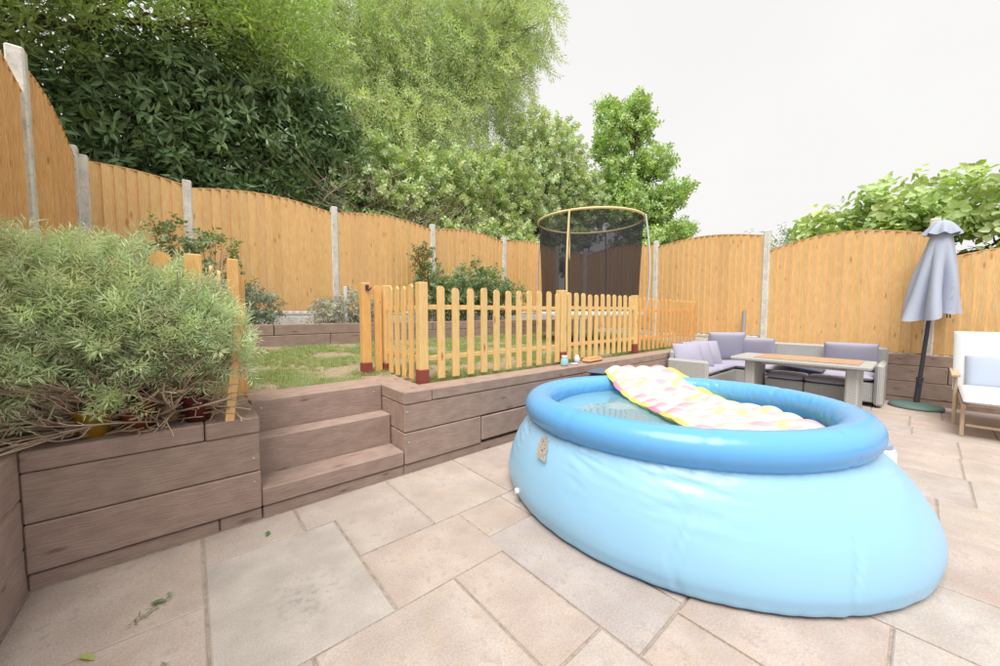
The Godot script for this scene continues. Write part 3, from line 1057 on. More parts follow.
	var onwall := func(q: Vector2) -> Vector3:
		var h := 0.378 + q.y
		var r := 0.0
		for k in prof.size() - 1:
			if prof[k][1] <= h and prof[k + 1][1] > h:
				r = lerpf(prof[k][0], prof[k + 1][0], (h - prof[k][1]) / (prof[k + 1][1] - prof[k][1]))
		var a := ea + (q.x * 1.5 - q.y * 0.8) / r
		return W(lerpf(POOL.x, RING.x, 0.72) + (r + 0.016) * cos(a), lerpf(POOL.y, RING.y, 0.72) + (r + 0.016) * sin(a), h + 0.018)
	for gy in 17:
		for gx in 13:
			var q0 := Vector2((gx - 6.5) * 0.0054, gy * 0.0062)
			if rng.randf() < 0.16 or not Geometry2D.is_point_in_polygon(q0 + Vector2(0.0027, 0.0031), pv): continue
			em.col = Color(0.36, 0.25, 0.17).lerp(Color(0.52, 0.40, 0.28), rng.randf())
			var e := []
			for c in [Vector2(0, 0), Vector2(0.0054, 0), Vector2(0.0054, 0.0062), Vector2(0, 0.0062)]: e.append(onwall.call(q0 + c * rr(0.8, 1.05)))
			em.poly(e, Vector3(cos(ea), 0.4, -sin(ea)))
	part("printed_emblem", em, M.dry_stem, p)
	var pl := MB.new()
	var pa := 2.70
	var po := W(POOL.x + 1.30 * cos(pa), POOL.y + 1.30 * sin(pa), 0.09)
	pl.tube([po, po + Vector3(cos(pa), 0, -sin(pa)) * 0.035], [0.022, 0.02], 12)
	part("drain_plug", pl, M.white_plastic, p)

func build_lilo():
	# tufted air bed: head on the pool ring, foot afloat
	var head := Vector2(3.70, 1.98)
	var foot := Vector2(2.60, 0.44)
	var ax := (foot - head).normalized()
	var sd := Vector2(ax.y, -ax.x)
	var L := head.distance_to(foot)
	var wd := 0.46
	var NU := 90
	var NV := 48
	var CL := 11
	var CW := 5
	var nz := noise(33, 1.0, 2)
	var top := []
	var bot := []
	var tc := []
	var bc := []
	var r2 := RandomNumberGenerator.new()
	r2.seed = 4
	var cell := []
	for k in CL * CW: cell.append(r2.randf())
	for r in NU + 1:
		var s := float(r) / NU
		var tr := []
		var br := []
		var tcr := []
		var bcr := []
		var along := s * L
		# the head lies on the ring and the body sags down to the water
		var hz := 0.548 + 0.150 * pow(1.0 - smoothstep(0.0, 0.40, s), 1.2)
		for k in NV + 1:
			var t := float(k) / NV
			var x := (t - 0.5) * 2.0
			var edge_l := 0.5 + 0.5 * minf(1.0, absf(sin(PI * s * CL)) * 1.5)
			var wob := (1.0 - 0.035 * (1.0 - absf(sin(PI * s * CL)))) * pow(maxf(0.02, 1.0 - pow(absf(2.0 * s - 1.0), 14.0)), 0.22)
			var q := head + ax * along + sd * x * wd * wob
			var lx := absf(sin(PI * s * CL))
			var ly := absf(sin(PI * t * CW))
			var puff := 0.046 * pow(lx * ly, 0.55) + 0.006
			var rim := sqrt(maxf(0.0, 1.0 - pow(absf(x), 10.0))) * sqrt(maxf(0.0, 1.0 - pow(absf(2.0 * s - 1.0), 24.0)))
			var h := hz + 0.028 * nz.get_noise_2d(s * 3.0, x * 1.6) * (1.0 - 0.4 * s) - 0.055 * smoothstep(0.55, 1.0, -x) * (1.0 - smoothstep(0.45, 0.7, s))
			tr.append(W(q.x, q.y, h + puff * rim))
			br.append(W(q.x, q.y, h - puff * rim * 0.9 - 0.002))
			var ci := mini(int(s * CL), CL - 1)
			var cj := mini(int(t * CW), CW - 1)
			var cv: float = cell[ci * CW + cj]
			var c := Color(0.60, 0.555, 0.535)
			# printed motifs: pink spots, yellow and pink edge bands, pale swirls
			var fx := fposmod(s * CL, 1.0) - 0.5
			var fy := fposmod(t * CW, 1.0) - 0.5
			if cv < 0.30 and fx * fx + fy * fy < 0.10: c = Color(0.61, 0.37, 0.42)
			elif cv > 0.80 and absf(fx - fy * 0.6) < 0.16: c = Color(0.62, 0.51, 0.28)
			elif cv > 0.55 and absf(fx) > 0.38: c = Color(0.60, 0.43, 0.42)
			if x < -0.60 and s < 0.52: c = Color(0.78, 0.60, 0.12)
			elif absf(x) > 0.88 and x < 0.0 or absf(x) > 0.95: c = Color(0.76, 0.56, 0.16) if (ci % 4) != 2 else Color(0.72, 0.25, 0.42)
			if s < 0.035 and cv < 0.5: c = Color(0.70, 0.40, 0.50)
			if s > 0.975: c = Color(0.72, 0.26, 0.42) if cj % 2 == 0 else Color(0.76, 0.58, 0.22)
			tcr.append(c)
			bcr.append(Color(0.83, 0.60, 0.13))
		top.append(tr); bot.append(br); tc.append(tcr); bc.append(bcr)
	var mb := MB.new()
	mb.grid(top, [], tc, false)
	mb.grid(bot, [], bc, true)
	single("inflatable_lounger", mb, M.lilo, "tufted white inflatable air bed with pink and yellow print floating in the pool", "air bed")

# ---------- cushions and furniture ----------
func cushion_mb(mb: MB, tr: Transform3D, size: Vector3, puff := 0.3, n := 12):
	# padded box: x and z are the broad sides, y the thickness
	for sgn in [1.0, -1.0]:
		var rows := []
		var uv := []
		for r in n + 1:
			var row := []
			var ru := []
			for k in n + 1:
				var x := 2.0 * k / n - 1.0
				var z := 2.0 * r / n - 1.0
				x = signf(x) * (1.0 - pow(1.0 - absf(x), 1.6)); z = signf(z) * (1.0 - pow(1.0 - absf(z), 1.6))
				var e := (1.0 - pow(absf(x), 8.0)) * (1.0 - pow(absf(z), 8.0))
				var y := 0.5 * (pow(maxf(e, 0.0), 0.35) * (1.0 - puff) + puff * (1.0 - x * x) * (1.0 - z * z))
				row.append(tr * Vector3(x * size.x * 0.5, sgn * (y * size.y + 0.001), z * size.z * 0.5))
				ru.append(Vector2(x * size.x, z * size.z))
			rows.append(row); uv.append(ru)
		mb.grid(rows, uv, [], sgn > 0)

func cushion(called: String, par: Node3D, tr: Transform3D, size: Vector3, m: Material, puff := 0.3):
	var mb := MB.new()
	cushion_mb(mb, tr, size, puff)
	return part(called, mb, m, par)

func cushion_thing(called: String, tr: Transform3D, size: Vector3, m: Material, label: String, cat: String, group := "", puff := 0.3):
	var t := thing(called, label, cat, tr.origin - Vector3(0, size.y * 0.5, 0), group)
	cushion("cover", t, tr, size, m, puff)

func rbox(called: String, par: Node3D, u0: float, u1: float, v0: float, v1: float, h0: float, h1: float, m: Material, bev := 0.015, s := 7.0):
	var mb := MB.new()
	mb.sc = Vector2(s, s)
	mb.box(Transform3D(Basis(), W((u0 + u1) / 2, (v0 + v1) / 2, (h0 + h1) / 2)), Vector3(u1 - u0, h1 - h0, v1 - v0), bev)
	return part(called, mb, m, par)

func lie(u: float, v: float, h: float) -> Transform3D:
	return Transform3D(Basis(), W(u, v, h))

func build_sofa():
	var s := thing("rattan_sofa", "pale grey woven rattan corner sofa against the sleeper walls", "sofa", W(7.2, 1.6, 0))
	# wing along the long wall
	rbox("base", s, 5.80, 7.06, 2.06, 2.60, 0.06, 0.33, M.rattan)
	rbox("arm", s, 5.72, 5.80, 2.02, 2.62, 0.03, 0.585, M.rattan, 0.03)
	rbox("backrest", s, 5.80, 7.66, 2.55, 2.63, 0.30, 0.70, M.rattan, 0.03)
	# wing along the fence
	rbox("base", s, 7.08, 7.70, 0.40, 2.54, 0.06, 0.33, M.rattan)
	rbox("arm", s, 7.02, 7.72, 0.31, 0.40, 0.03, 0.60, M.rattan, 0.03)
	rbox("backrest", s, 7.67, 7.75, 0.31, 2.63, 0.30, 0.79, M.rattan, 0.03)
	for q in [[5.76, 2.08], [5.76, 2.56], [7.1, 0.36], [7.66, 0.36], [7.66, 2.5]]:
		var mb := MB.new()
		mb.tube([W(q[0], q[1], 0.0), W(q[0], q[1], 0.06)], [0.025], 10)
		part("foot", mb, M.dark_metal, s)
	var gs := "seat cushions of the corner sofa"
	for q in [[5.81, 6.42, "lilac grey seat cushion next to the sofa arm, under the scatter pillows"], [6.43, 7.04, "lilac grey seat cushion between the scatter pillows and the sofa corner"]]:
		cushion_thing("seat_cushion", lie((q[0] + q[1]) / 2, 2.30, 0.39), Vector3(q[1] - q[0], 0.11, 0.50), M.cushion, q[2], "cushion", gs)
	for q in [[0.41, 1.05, "lilac grey seat cushion at the open end of the sofa, near the parasol"], [1.06, 1.72, "lilac grey seat cushion behind the table, under the dark pad"], [1.73, 2.5, "lilac grey seat cushion in the sofa corner, below the large corner cushion"]]:
		cushion_thing("seat_cushion", lie(7.36, (q[0] + q[1]) / 2, 0.39), Vector3(0.60, 0.11, q[1] - q[0]), M.cushion, q[2], "cushion", gs)
	# leaning back cushions along the fence
	var tilt := Basis(Vector3(0, 0, 1), -PI / 2 + 0.22)
	cushion_thing("back_cushion", Transform3D(tilt, W(7.60, 0.70, 0.64)), Vector3(0.42, 0.14, 0.60), M.cushion, "lilac grey back cushion beside the sofa's open end, near the parasol", "cushion")
	cushion_thing("back_cushion", Transform3D(tilt, W(7.60, 1.93, 0.66)), Vector3(0.40, 0.14, 0.60), M.cushion, "lilac grey back cushion below the steel tube", "cushion")
	cushion_thing("corner_cushion", Transform3D(Basis(Vector3(0, 1, 0), PI / 4) * Basis(Vector3(0, 0, 1), -PI / 2 + 0.20), W(7.36, 2.32, 0.70)), Vector3(0.50, 0.16, 0.62), M.cushion, "large lilac grey cushion standing in the corner of the sofa", "cushion")
	# scatter pillows leaning along the wing
	var k := 0
	var pl := ["lilac pillow leaning at the arm end of the sofa", "lilac pillow in the middle of the three leaning together", "lilac pillow leaning next to the corner cushion"]
	for q in [[6.0, 2.40, 0.60], [6.32, 2.38, 0.61], [6.64, 2.36, 0.61]]:
		cushion_thing("scatter_pillow", Transform3D(Basis(Vector3(0, 1, 0), -0.62) * Basis(Vector3(1, 0, 0), PI / 2 - 0.40), W(q[0], q[1], q[2])), Vector3(0.46, 0.17, 0.44), M.cushion, pl[k], "pillow", "scatter pillows on the sofa", 0.7)
		k += 1
	# dark throw cushion under the table top
	cushion_thing("seat_pad", Transform3D(Basis(Vector3(1, 0, 0), 0.12), W(7.0, 1.22, 0.49)), Vector3(0.42, 0.07, 0.62), cloth(Color(0.36, 0.36, 0.43)), "dark grey pad lying on the sofa seat behind the table", "cushion")
	# table
	var t := thing("dining_table", "pale rattan garden table with a brown slatted top by the sofa", "table", W(6.3, 1.08, 0))
	var fr: MeshInstance3D = rbox("table_frame", t, 5.92, 6.68, 0.36, 1.80, 0.625, 0.672, M.rattan, 0.012)
	for j in 7:
		var mb := MB.new()
		mb.grain = 2
		mb.sc = Vector2(0.6, 1.5)
		mb.off = Vector2(rng.randf(), rng.randf())
		mb.col = vary(Color(0.88, 0.76, 0.68), 0.05)
		mb.box(lie(6.04 + j * 0.087, 1.0, 0.677), Vector3(0.079, 0.012, 1.06), 0.003)
		part("slat", mb, M.teak, fr)
	rbox("leg", t, 6.02, 6.58, 1.52, 1.64, 0.0, 0.624, M.rattan)
	rbox("leg", t, 6.02, 6.58, 0.47, 0.59, 0.0, 0.624, M.rattan)
	rbox("stretcher", t, 6.25, 6.35, 0.592, 1.518, 0.56, 0.62, M.rattan)
	# stools
	var labs := ["rattan footstool with lilac pad, under the table at the far table leg", "rattan footstool with lilac pad, under the table at the sofa's open end"]
	var vv := [[1.05, 1.49], [0.60, 1.04]]
	for j in 2:
		var o := thing("footstool", labs[j], "stool", W(6.62, (vv[j][0] + vv[j][1]) / 2, 0), "rattan footstools at the table")
		rbox("base", o, 6.42, 6.86, vv[j][0], vv[j][1], 0.02, 0.34, M.rattan)
		cushion("pad", o, lie(6.64, (vv[j][0] + vv[j][1]) / 2, 0.385), Vector3(0.45, 0.09, vv[j][1] - vv[j][0]), M.cushion)

func build_umbrella():
	var b := W(7.50, 0.02, 0)
	var ub := thing("parasol_stand", "round green resin parasol base on the paving by the sleeper wall", "stand", b)
	var mb := MB.new()
	mb.lathe(b, [Vector2(0.0, 0.004), Vector2(0.255, 0.004), Vector2(0.262, 0.02), Vector2(0.25, 0.045), Vector2(0.20, 0.062), Vector2(0.10, 0.072), Vector2(0.034, 0.078), Vector2(0.0, 0.078)], 40)
	part("weight", mb, M.green_base, ub)
	var ax := Vector3(0.012, 1.0, 0.055).normalized()
	var tb := MB.new()
	tb.tube([b + ax * 0.075, b + ax * 0.40], [0.030, 0.030], 14)
	tb.tube([b + ax * 0.385, b + ax * 0.42], [0.036, 0.036], 14)
	part("socket", tb, M.dark_metal, ub)
	var kn := MB.new()
	kn.tube([b + ax * 0.36 + Vector3(-0.03, 0, 0), b + ax * 0.36 + Vector3(-0.075, 0, 0.01)], [0.012, 0.018], 8)
	part("knob", kn, M.dark_metal, ub)
	var u := thing("parasol", "closed grey blue parasol standing in the green base before the fence", "parasol", b + ax * 0.43)
	var pl := MB.new()
	pl.tube([b + ax * 0.425, b + ax * 1.5, b + ax * 2.5], [0.022, 0.021, 0.02], 14)
	part("pole", pl, M.dark_metal, u)
	# folded canopy: pleats that widen towards an uneven hem
	var basis := Basis(Vector3(0, 0, 1), 0.0)
	basis.y = ax
	basis.x = (Vector3(1, 0, 0) - ax * ax.x).normalized()
	basis.z = basis.x.cross(basis.y)
	var rows := []
	var inner := []
	var SEG := 96
	var NR := 34
	for r in NR + 1:
		var s := float(r) / NR
		var row := []
		var ri := []
		for j in SEG + 1:
			var a := TAU * (j % SEG) / SEG
			var pleat := pow(absf(cos(a * 4.0 + 0.5 * sin(a) + s * 0.5)), 0.8)
			var rad := lerpf(0.085, 0.30, pow(s, 0.85)) * lerpf(0.98, lerpf(0.50, 1.12, pleat), smoothstep(0.05, 0.7, s))
			rad *= 1.0 + (0.14 * sin(a * 2.0 + 1.0) + 0.07 * sin(a * 5.0 + s * 6.0)) * s
			var hem := 1.31 - 0.13 * maxf(0.0, -cos(a - 0.4)) + 0.05 * (1.0 - pleat) + 0.02 * sin(a * 3.0)
			var y := lerpf(2.40, hem, s)
			row.append(b + basis * Vector3(cos(a) * rad, y, sin(a) * rad * 0.9))
			ri.append(b + basis * Vector3(cos(a) * (rad - 0.006), y + 0.002, sin(a) * (rad - 0.006) * 0.9))
		rows.append(row); inner.append(ri)
	var cn := MB.new()
	cn.grid(rows, [], [], true)
	cn.grid(inner, [], [], false)
	part("canopy", cn, M.umbrella, u)
	# vent cap with scalloped edge
	rows = []
	for r in 13:
		var s := r / 12.0
		var row := []
		for j in SEG + 1:
			var a := TAU * (j % SEG) / SEG
			var rad := 0.02 + 0.145 * pow(s, 0.8) * (1.0 + 0.13 * s * cos(a * 8.0 + 1.0))
			row.append(b + basis * Vector3(cos(a) * rad, 2.505 - 0.17 * pow(s, 1.5) - 0.025 * s * absf(sin(a * 4.0 + 0.4)), sin(a) * rad))
		rows.append(row)
	var vc := MB.new()
	vc.grid(rows, [], [], true)
	part("vent_cap", vc, M.umbrella, u)
	for j in 8:
		var a := TAU * (j + 0.3) / 8
		var rb := MB.new()
		rb.tube([b + basis * Vector3(cos(a) * 0.03, 2.34, sin(a) * 0.03), b + basis * Vector3(cos(a) * 0.20, 1.24, sin(a) * 0.18)], [0.007], 5)
		part("rib", rb, M.dark_metal, u)
	var fin := MB.new()
	fin.tube([b + ax * 2.49, b + ax * 2.53], [0.022, 0.012], 10)
	part("finial", fin, M.umbrella, u)

func beam(called: String, par: Node3D, a: Vector3, b: Vector3, w: float, d: float, m: Material):
	var mb := MB.new()
	var y := (b - a).normalized()
	var x := y.cross(Vector3(0, 0, 1)).normalized()
	if x.length() < 0.1: x = Vector3(1, 0, 0)
	var z := x.cross(y).normalized()
	mb.grain = 1
	mb.sc = Vector2(0.6, 2.0)
	mb.off = Vector2(rng.randf(), rng.randf())
	mb.col = vary(Color(1, 1, 1), 0.04)
	mb.box(Transform3D(Basis(x, y, z), (a + b) * 0.5), Vector3(w, a.distance_to(b), d), 0.005)
	return part(called, mb, m, par)

func build_lounger():
	var l := thing("garden_lounger", "pale wooden folding garden lounger beside the parasol", "lounger", W(6.9, -0.62, 0))
	for v in [-0.31, -0.97]:
		beam("side_rail", l, W(6.05, v, 0.33), W(7.15, v, 0.36), 0.05, 0.028, M.teak)
		beam("back_rail", l, W(7.0, v + 0.03 if v > -0.5 else v - 0.03, 0.30), W(7.42, v + 0.03 if v > -0.5 else v - 0.03, 1.0), 0.045, 0.026, M.teak)
		beam("leg", l, W(6.74, v + 0.035 if v > -0.5 else v - 0.035, 0.0), W(6.80, v + 0.035 if v > -0.5 else v - 0.035, 0.56), 0.05, 0.028, M.teak)
		beam("leg", l, W(6.16, v, 0.0), W(6.16, v, 0.33), 0.05, 0.03, M.teak)
		beam("leg", l, W(7.50, v, 0.0), W(6.90, v, 0.42), 0.045, 0.026, M.teak)
		beam("armrest", l, W(6.66, v + 0.04 if v > -0.5 else v - 0.04, 0.575), W(7.26, v + 0.04 if v > -0.5 else v - 0.04, 0.60), 0.028, 0.07, M.teak)
	for h in [0.12]: beam("stretcher", l, W(6.16, -0.33, h), W(6.16, -0.95, h), 0.04, 0.025, M.teak)
	for k in 9:
		var x := 6.12 + k * 0.105
		beam("seat_slat", l, W(x, -0.33, 0.345 + k * 0.003), W(x, -0.95, 0.345 + k * 0.003), 0.07, 0.018, M.teak)
	for k in 5:
		var s := 0.12 + k * 0.2
		beam("back_slat", l, W(lerpf(7.0, 7.42, s), -0.30, lerpf(0.30, 1.0, s)), W(lerpf(7.0, 7.42, s), -0.98, lerpf(0.30, 1.0, s)), 0.05, 0.016, M.teak)
	var cs := thing("lounger_cushion", "long white cushion covering seat and back of the wooden lounger", "cushion", W(6.8, -0.64, 0.37))
	cushion("seat_pad", cs, Transform3D(Basis(Vector3(0, 0, 1), 0.03), W(6.50, -0.64, 0.405)), Vector3(1.02, 0.085, 0.68), M.white_cloth, 0.2)
	var bs := Basis(Vector3(0, 0, 1), 1.03)
	cushion("back_pad", cs, Transform3D(bs, W(7.17, -0.64, 0.72)), Vector3(0.80, 0.085, 0.76), M.white_cloth, 0.2)
	cushion_thing("lounger_pillow", Transform3D(bs, W(7.04, -0.68, 0.60)), Vector3(0.42, 0.12, 0.66), M.blue_pillow, "grey blue pillow leaning on the white lounger cushion", "pillow")

func build_trampoline():
	var cu := 5.81
	var cv := 4.18
	var gl := lawn_h(cu, cv)
	var hp := 1.28
	var ht := 3.0
	var R := 0.97
	var t := thing("trampoline", "round trampoline with dark safety net and cream top hoop on the lawn", "trampoline", W(cu, cv, gl))
	var P := func(a: float, r: float, h: float) -> Vector3: return W(cu + cos(a) * r, cv + sin(a) * r, h)
	var circle := func(r: float, h: float, n: int) -> Array:
		var q := []
		for k in n + 1: q.append(P.call(TAU * (k % n) / n, r, h))
		return q
	var mb := MB.new()
	mb.tube(circle.call(R, ht, 64), [0.022], 8, false)
	part("top_hoop", mb, M.foam, t)
	mb = MB.new()
	mb.tube(circle.call(R - 0.02, hp, 64), [0.022], 8, false)
	part("frame", mb, M.galv, t)
	mb = MB.new()
	mb.lathe(W(cu, cv, hp), [Vector2(0.0, -0.03), Vector2(0.5, -0.02), Vector2(0.72, 0.0)], 48)
	part("jumping_mat", mb, M.jump_mat, t)
	mb = MB.new()
	mb.lathe(W(cu, cv, hp), [Vector2(0.70, 0.012), Vector2(0.74, 0.035), Vector2(0.96, 0.04), Vector2(1.0, 0.02), Vector2(1.0, -0.03)], 64)
	part("edge_pad", mb, M.pad, t)
	# net: slightly waisted cylinder
	var rows := []
	for r in 15:
		var s := r / 14.0
		var row := []
		for j in 97:
			var a := TAU * (j % 96) / 96.0
			var rad := lerpf(0.89, 0.955, pow(s, 1.4)) * (1.0 - 0.012 * (1.0 - cos(a * 6.0)) * s * (1.0 - s) * 4.0)
			row.append(P.call(a, rad, lerpf(hp + 0.03, ht - 0.02, s)))
		rows.append(row)
	mb = MB.new()
	mb.grid(rows, [], [], false)
	part("safety_net", mb, M.net, t)
	for k in 4:
		var a := TAU * k / 4 + 3.43
		var path := []
		for j in 12:
			var s := j / 11.0
			path.append(P.call(a, R + 0.03 + 0.09 * sin(PI * minf(s * 1.0, 1.0)), lerpf(hp - 0.30, ht + 0.01, s)))
		mb = MB.new()
		mb.tube(path, [0.016], 8)
		part("net_pole", mb, M.foam if k == 0 else M.galv, t)
	for k in 6:
		var a := TAU * k / 6 + 0.5
		mb = MB.new()
		mb.tube([P.call(a, R - 0.01, hp - 0.03), P.call(a, R + 0.02, gl + 0.02)], [0.02], 8)
		part("leg", mb, M.galv, t)
	# entrance: two cream zip flaps that part towards the bottom
	for q in [[0.0, 0.0], [0.0, -0.16]]:
		var ea := 3.40
		var path := []
		for j in 10:
			var s := j / 9.0
			path.append(P.call(ea + q[1] * smoothstep(0.35, 1.0, s), lerpf(0.955, 0.82, s), lerpf(ht - 0.03, hp + 0.06, s)))
		mb = MB.new()
		mb.tube(path, [0.016], 6)
		part("zip_edge", mb, M.foam, t)

func build_small_things():
	# on the wall cap
	var j := thing("glass_jar", "pale teal glass jar on the wall below the pickets", "jar", W(3.40, 2.78, 0.66))
	var mb := MB.new()
	mb.lathe(W(3.40, 2.78, 0.661), [Vector2(0.0, 0.0), Vector2(0.042, 0.0), Vector2(0.048, 0.02), Vector2(0.046, 0.07), Vector2(0.034, 0.095), Vector2(0.034, 0.105), Vector2(0.030, 0.105), Vector2(0.030, 0.09), Vector2(0.04, 0.07), Vector2(0.04, 0.01), Vector2(0.0, 0.01)], 20)
	part("vessel", mb, mat(Color(0.62, 0.80, 0.82), 0.15), j)
	mb = MB.new()
	mb.lathe(W(3.40, 2.78, 0.767), [Vector2(0.036, 0.0), Vector2(0.036, 0.02), Vector2(0.0, 0.024)], 16)
	part("lid", mb, M.galv, j)
	var c := thing("small_cup", "small white cup standing behind the wooden dish on the wall", "cup", W(3.72, 2.84, 0.66))
	mb = MB.new()
	mb.lathe(W(3.72, 2.84, 0.661), [Vector2(0.0, 0.0), Vector2(0.032, 0.0), Vector2(0.04, 0.05), Vector2(0.026, 0.075), Vector2(0.016, 0.105), Vector2(0.0, 0.11)], 16)
	part("body", mb, M.white_plastic, c)
	mb = MB.new()
	mb.lathe(W(3.56, 2.76, 0.661), [Vector2(0.0, 0.0), Vector2(0.042, 0.0), Vector2(0.046, 0.022), Vector2(0.0, 0.034)], 16)
	single("jar_lid", mb, M.galv, "small grey lid lying next to the teal jar on the wall", "lid")
	mb = MB.new()
	mb.grain = 0
	mb.box(Transform3D(Basis(Vector3(0, 1, 0), 0.1), W(3.98, 2.79, 0.685)), Vector3(0.36, 0.045, 0.13), 0.02)
	mb.box(Transform3D(Basis(Vector3(0, 1, 0), 0.1), W(3.98, 2.79, 0.712)), Vector3(0.30, 0.016, 0.10), 0.008)
	single("wooden_dish", mb, mat(Color(0.80, 0.60, 0.42), 0.6), "flat orange brown dish on the wall cap below the pickets", "dish")
	# folded dark pool cover between pool and wall
	var fc := thing("folded_cover", "folded slate blue cover showing between the pool rim and the wall", "pool cover", W(3.62, 2.45, 0))
	mb = MB.new()
	mb.box(Transform3D(Basis(Vector3(0, 1, 0), 0.25), W(3.64, 2.47, 0.31)), Vector3(0.30, 0.58, 0.13), 0.03)
	part("fold", mb, mat(Color(0.33, 0.37, 0.45), 0.7), fc)
	cushion("flap", fc, Transform3D(Basis(Vector3(0, 1, 0), 0.25), W(3.64, 2.44, 0.615)), Vector3(0.34, 0.05, 0.20), mat(Color(0.36, 0.40, 0.48), 0.7), 0.4)
	# filter pump behind the pool
	var pu := thing("filter_pump", "white plastic filter pump standing behind the pool", "pump", W(4.10, 0.17, 0))
	mb = MB.new()
	mb.lathe(W(4.10, 0.17, 0.0), [Vector2(0.0, 0.0), Vector2(0.085, 0.0), Vector2(0.09, 0.02), Vector2(0.085, 0.20), Vector2(0.075, 0.235), Vector2(0.0, 0.24)], 28)
	part("housing", mb, M.white_plastic, pu)
	mb = MB.new()
	mb.lathe(W(4.10, 0.17, 0.24), [Vector2(0.06, 0.0), Vector2(0.06, 0.03), Vector2(0.05, 0.045), Vector2(0.0, 0.05)], 20)
	part("cap", mb, mat(Color(0.55, 0.62, 0.72), 0.4), pu)
	mb = MB.new()
	mb.tube([W(4.06, 0.22, 0.17), W(4.0, 0.29, 0.20), W(3.95, 0.36, 0.22), W(3.90, 0.42, 0.22)], [0.022], 10)
	part("hose", mb, M.white_plastic, pu)
	# steel tube behind the sofa
	mb = MB.new()
	mb.tube([W(7.78, 2.16, 0.70), W(7.78, 2.16, 1.33)], [0.034], 16)
	single("steel_tube", mb, M.steel, "short upright steel tube behind the corner sofa", "tube")
	mb = MB.new()
	mb.box(Transform3D(Basis(), W(1.83, 5.78, 1.38)), Vector3(0.05, 0.64, 0.03), 0.006)
	single("marker_post", mb, M.white_plastic, "thin white marker post among the silvery shrubs", "post")
	# fallen leaves and sprigs on the slabs
	var leaf_pts := [[140, -0.365, 2.02, 0.9, 0.085, Color(0.50, 0.55, 0.22)], [1, -0.18, 2.18, 0.3, 0.06, Color(0.16, 0.24, 0.10)], [1, 0.31, 2.47, 1.9, 0.05, Color(0.13, 0.28, 0.10)]]
	for q in leaf_pts:
		mb = MB.new()
		mb.col = q[5]
		var d := Vector3(cos(q[3]), 0.05, sin(q[3])).normalized()
		mb.leaf(W(q[1], q[2], 0.009), d, Vector3.UP, q[4], 0.026, true)
		single("fallen_leaf", mb, M.leaf, "pale yellow leaf lying on the slab in the wall corner" if q[4] > 0.08 else ("small green leaf lying on the slab in front of the steps" if q[1] > 0 else "dark green leaf lying near the wall corner"), "leaf", "fallen leaves on the paving")
	var k := 0
	for q in [[-0.16, 2.14, 0.11, "thin green sprig fallen on the slab near the wall corner"], [-0.145, 1.73, 0.06, "small tuft of weed growing out of a slab joint"]]:
		mb = MB.new()
		for e in 26:
			var s := rr(-1, 1)
			var b := W(q[0] + s * q[2] * 0.6, q[1] + s * q[2] * 0.5, 0.006 + rr(0, 0.008))
			mb.col = Color(0.17, 0.24, 0.10).lerp(Color(0.30, 0.36, 0.18), rng.randf())
			mb.leaf(b, Vector3(rr(-1, 1), rr(0.05, 0.6), rr(-1, 1)).normalized(), Vector3.UP, 0.028, 0.006)
		single("fallen_sprig" if k == 0 else "weed_tuft", mb, M.leaf, q[3], "sprig" if k == 0 else "weed")
		k += 1

# ---------- plants ----------
func rand_dir() -> Vector3:
	while true:
		var q := Vector3(rr(-1, 1), rr(-1, 1), rr(-1, 1))
		if q.length() < 1.0 and q.length() > 0.1: return q.normalized()
	return Vector3.UP

func face_dir(d: Vector3) -> Basis: # basis with y along d, random spin
	var y := d.normalized()
	var x := y.cross(Vector3(0.3, 0.1, 0.9)).normalized()
	var b := Basis(x, y, x.cross(y))
	return b * Basis(Vector3.UP, rr(0, TAU))

# twig with leaves, growing along +y
func sprig_mesh(n: int, length: float, leaf_len: float, leaf_w: float, spread: float, round_: bool, droop := 0.0) -> ArrayMesh:
	var mb := MB.new()
	mb.col = Color(1, 1, 1)
	for k in n:
		var s := (k + rng.randf()) / n
		var a := k * 2.4 + rr(-0.4, 0.4)
		var side := Vector3(cos(a), 0, sin(a))
		var d := (side * spread + Vector3.UP * (1.0 - spread * 0.6) + Vector3(rr(-0.25, 0.25), rr(-0.25, 0.25) - droop, rr(-0.25, 0.25))).normalized()
		var base := Vector3(0, s * length, 0) + side * leaf_len * 0.12
		mb.leaf(base, d, (Vector3.UP + side * 0.3 + rand_dir() * 0.5), leaf_len * rr(0.7, 1.2), leaf_w * rr(0.8, 1.2), round_)
	return mb.mesh()

# points in a union of ellipsoids: blobs [u, v, h, ru, rv, rh], denser near the skin
func blob_points(blobs: Array, count: int, hollow := 0.55) -> Array:
	var out := []
	var tot := 0.0
	for b in blobs: tot += pow(b[3] * b[4] * b[5], 0.667)
	for b in blobs:
		var n := int(count * pow(b[3] * b[4] * b[5], 0.667) / tot)
		for k in n:
			var d := rand_dir()
			var r := lerpf(hollow, 1.0, pow(rng.randf(), 0.6)) * (1.0 + 0.18 * sin(d.x * 7.0 + b[0] * 3.0) * sin(d.y * 6.0 + b[2]) + rr(-0.06, 0.10))
			out.append([W(b[0], b[1], b[2]) + Vector3(d.x * b[3], d.y * b[5], d.z * b[4]) * r, d])
	return out

func crown(par: Node3D, called: String, mesh: Mesh, m: Material, pts: Array, c: Color, s0: float, s1: float, outward: float, down: float):
	var xf := []
	var cs := []
	for q in pts:
		var d: Vector3 = (q[1] * outward + rand_dir() + Vector3.DOWN * down).normalized()
		var s := rr(s0, s1)
		xf.append(Transform3D(face_dir(d).scaled(Vector3(s, s, s)), q[0]))
		# every sprig has the plant's own colour, give or take chance variation
		var k := 1.0 + rr(-0.22, 0.22)
		cs.append(Color(c.r * k * rr(0.92, 1.08), c.g * k, c.b * k * rr(0.88, 1.12)))
	return scatter(called, mesh, m, xf, cs, par)

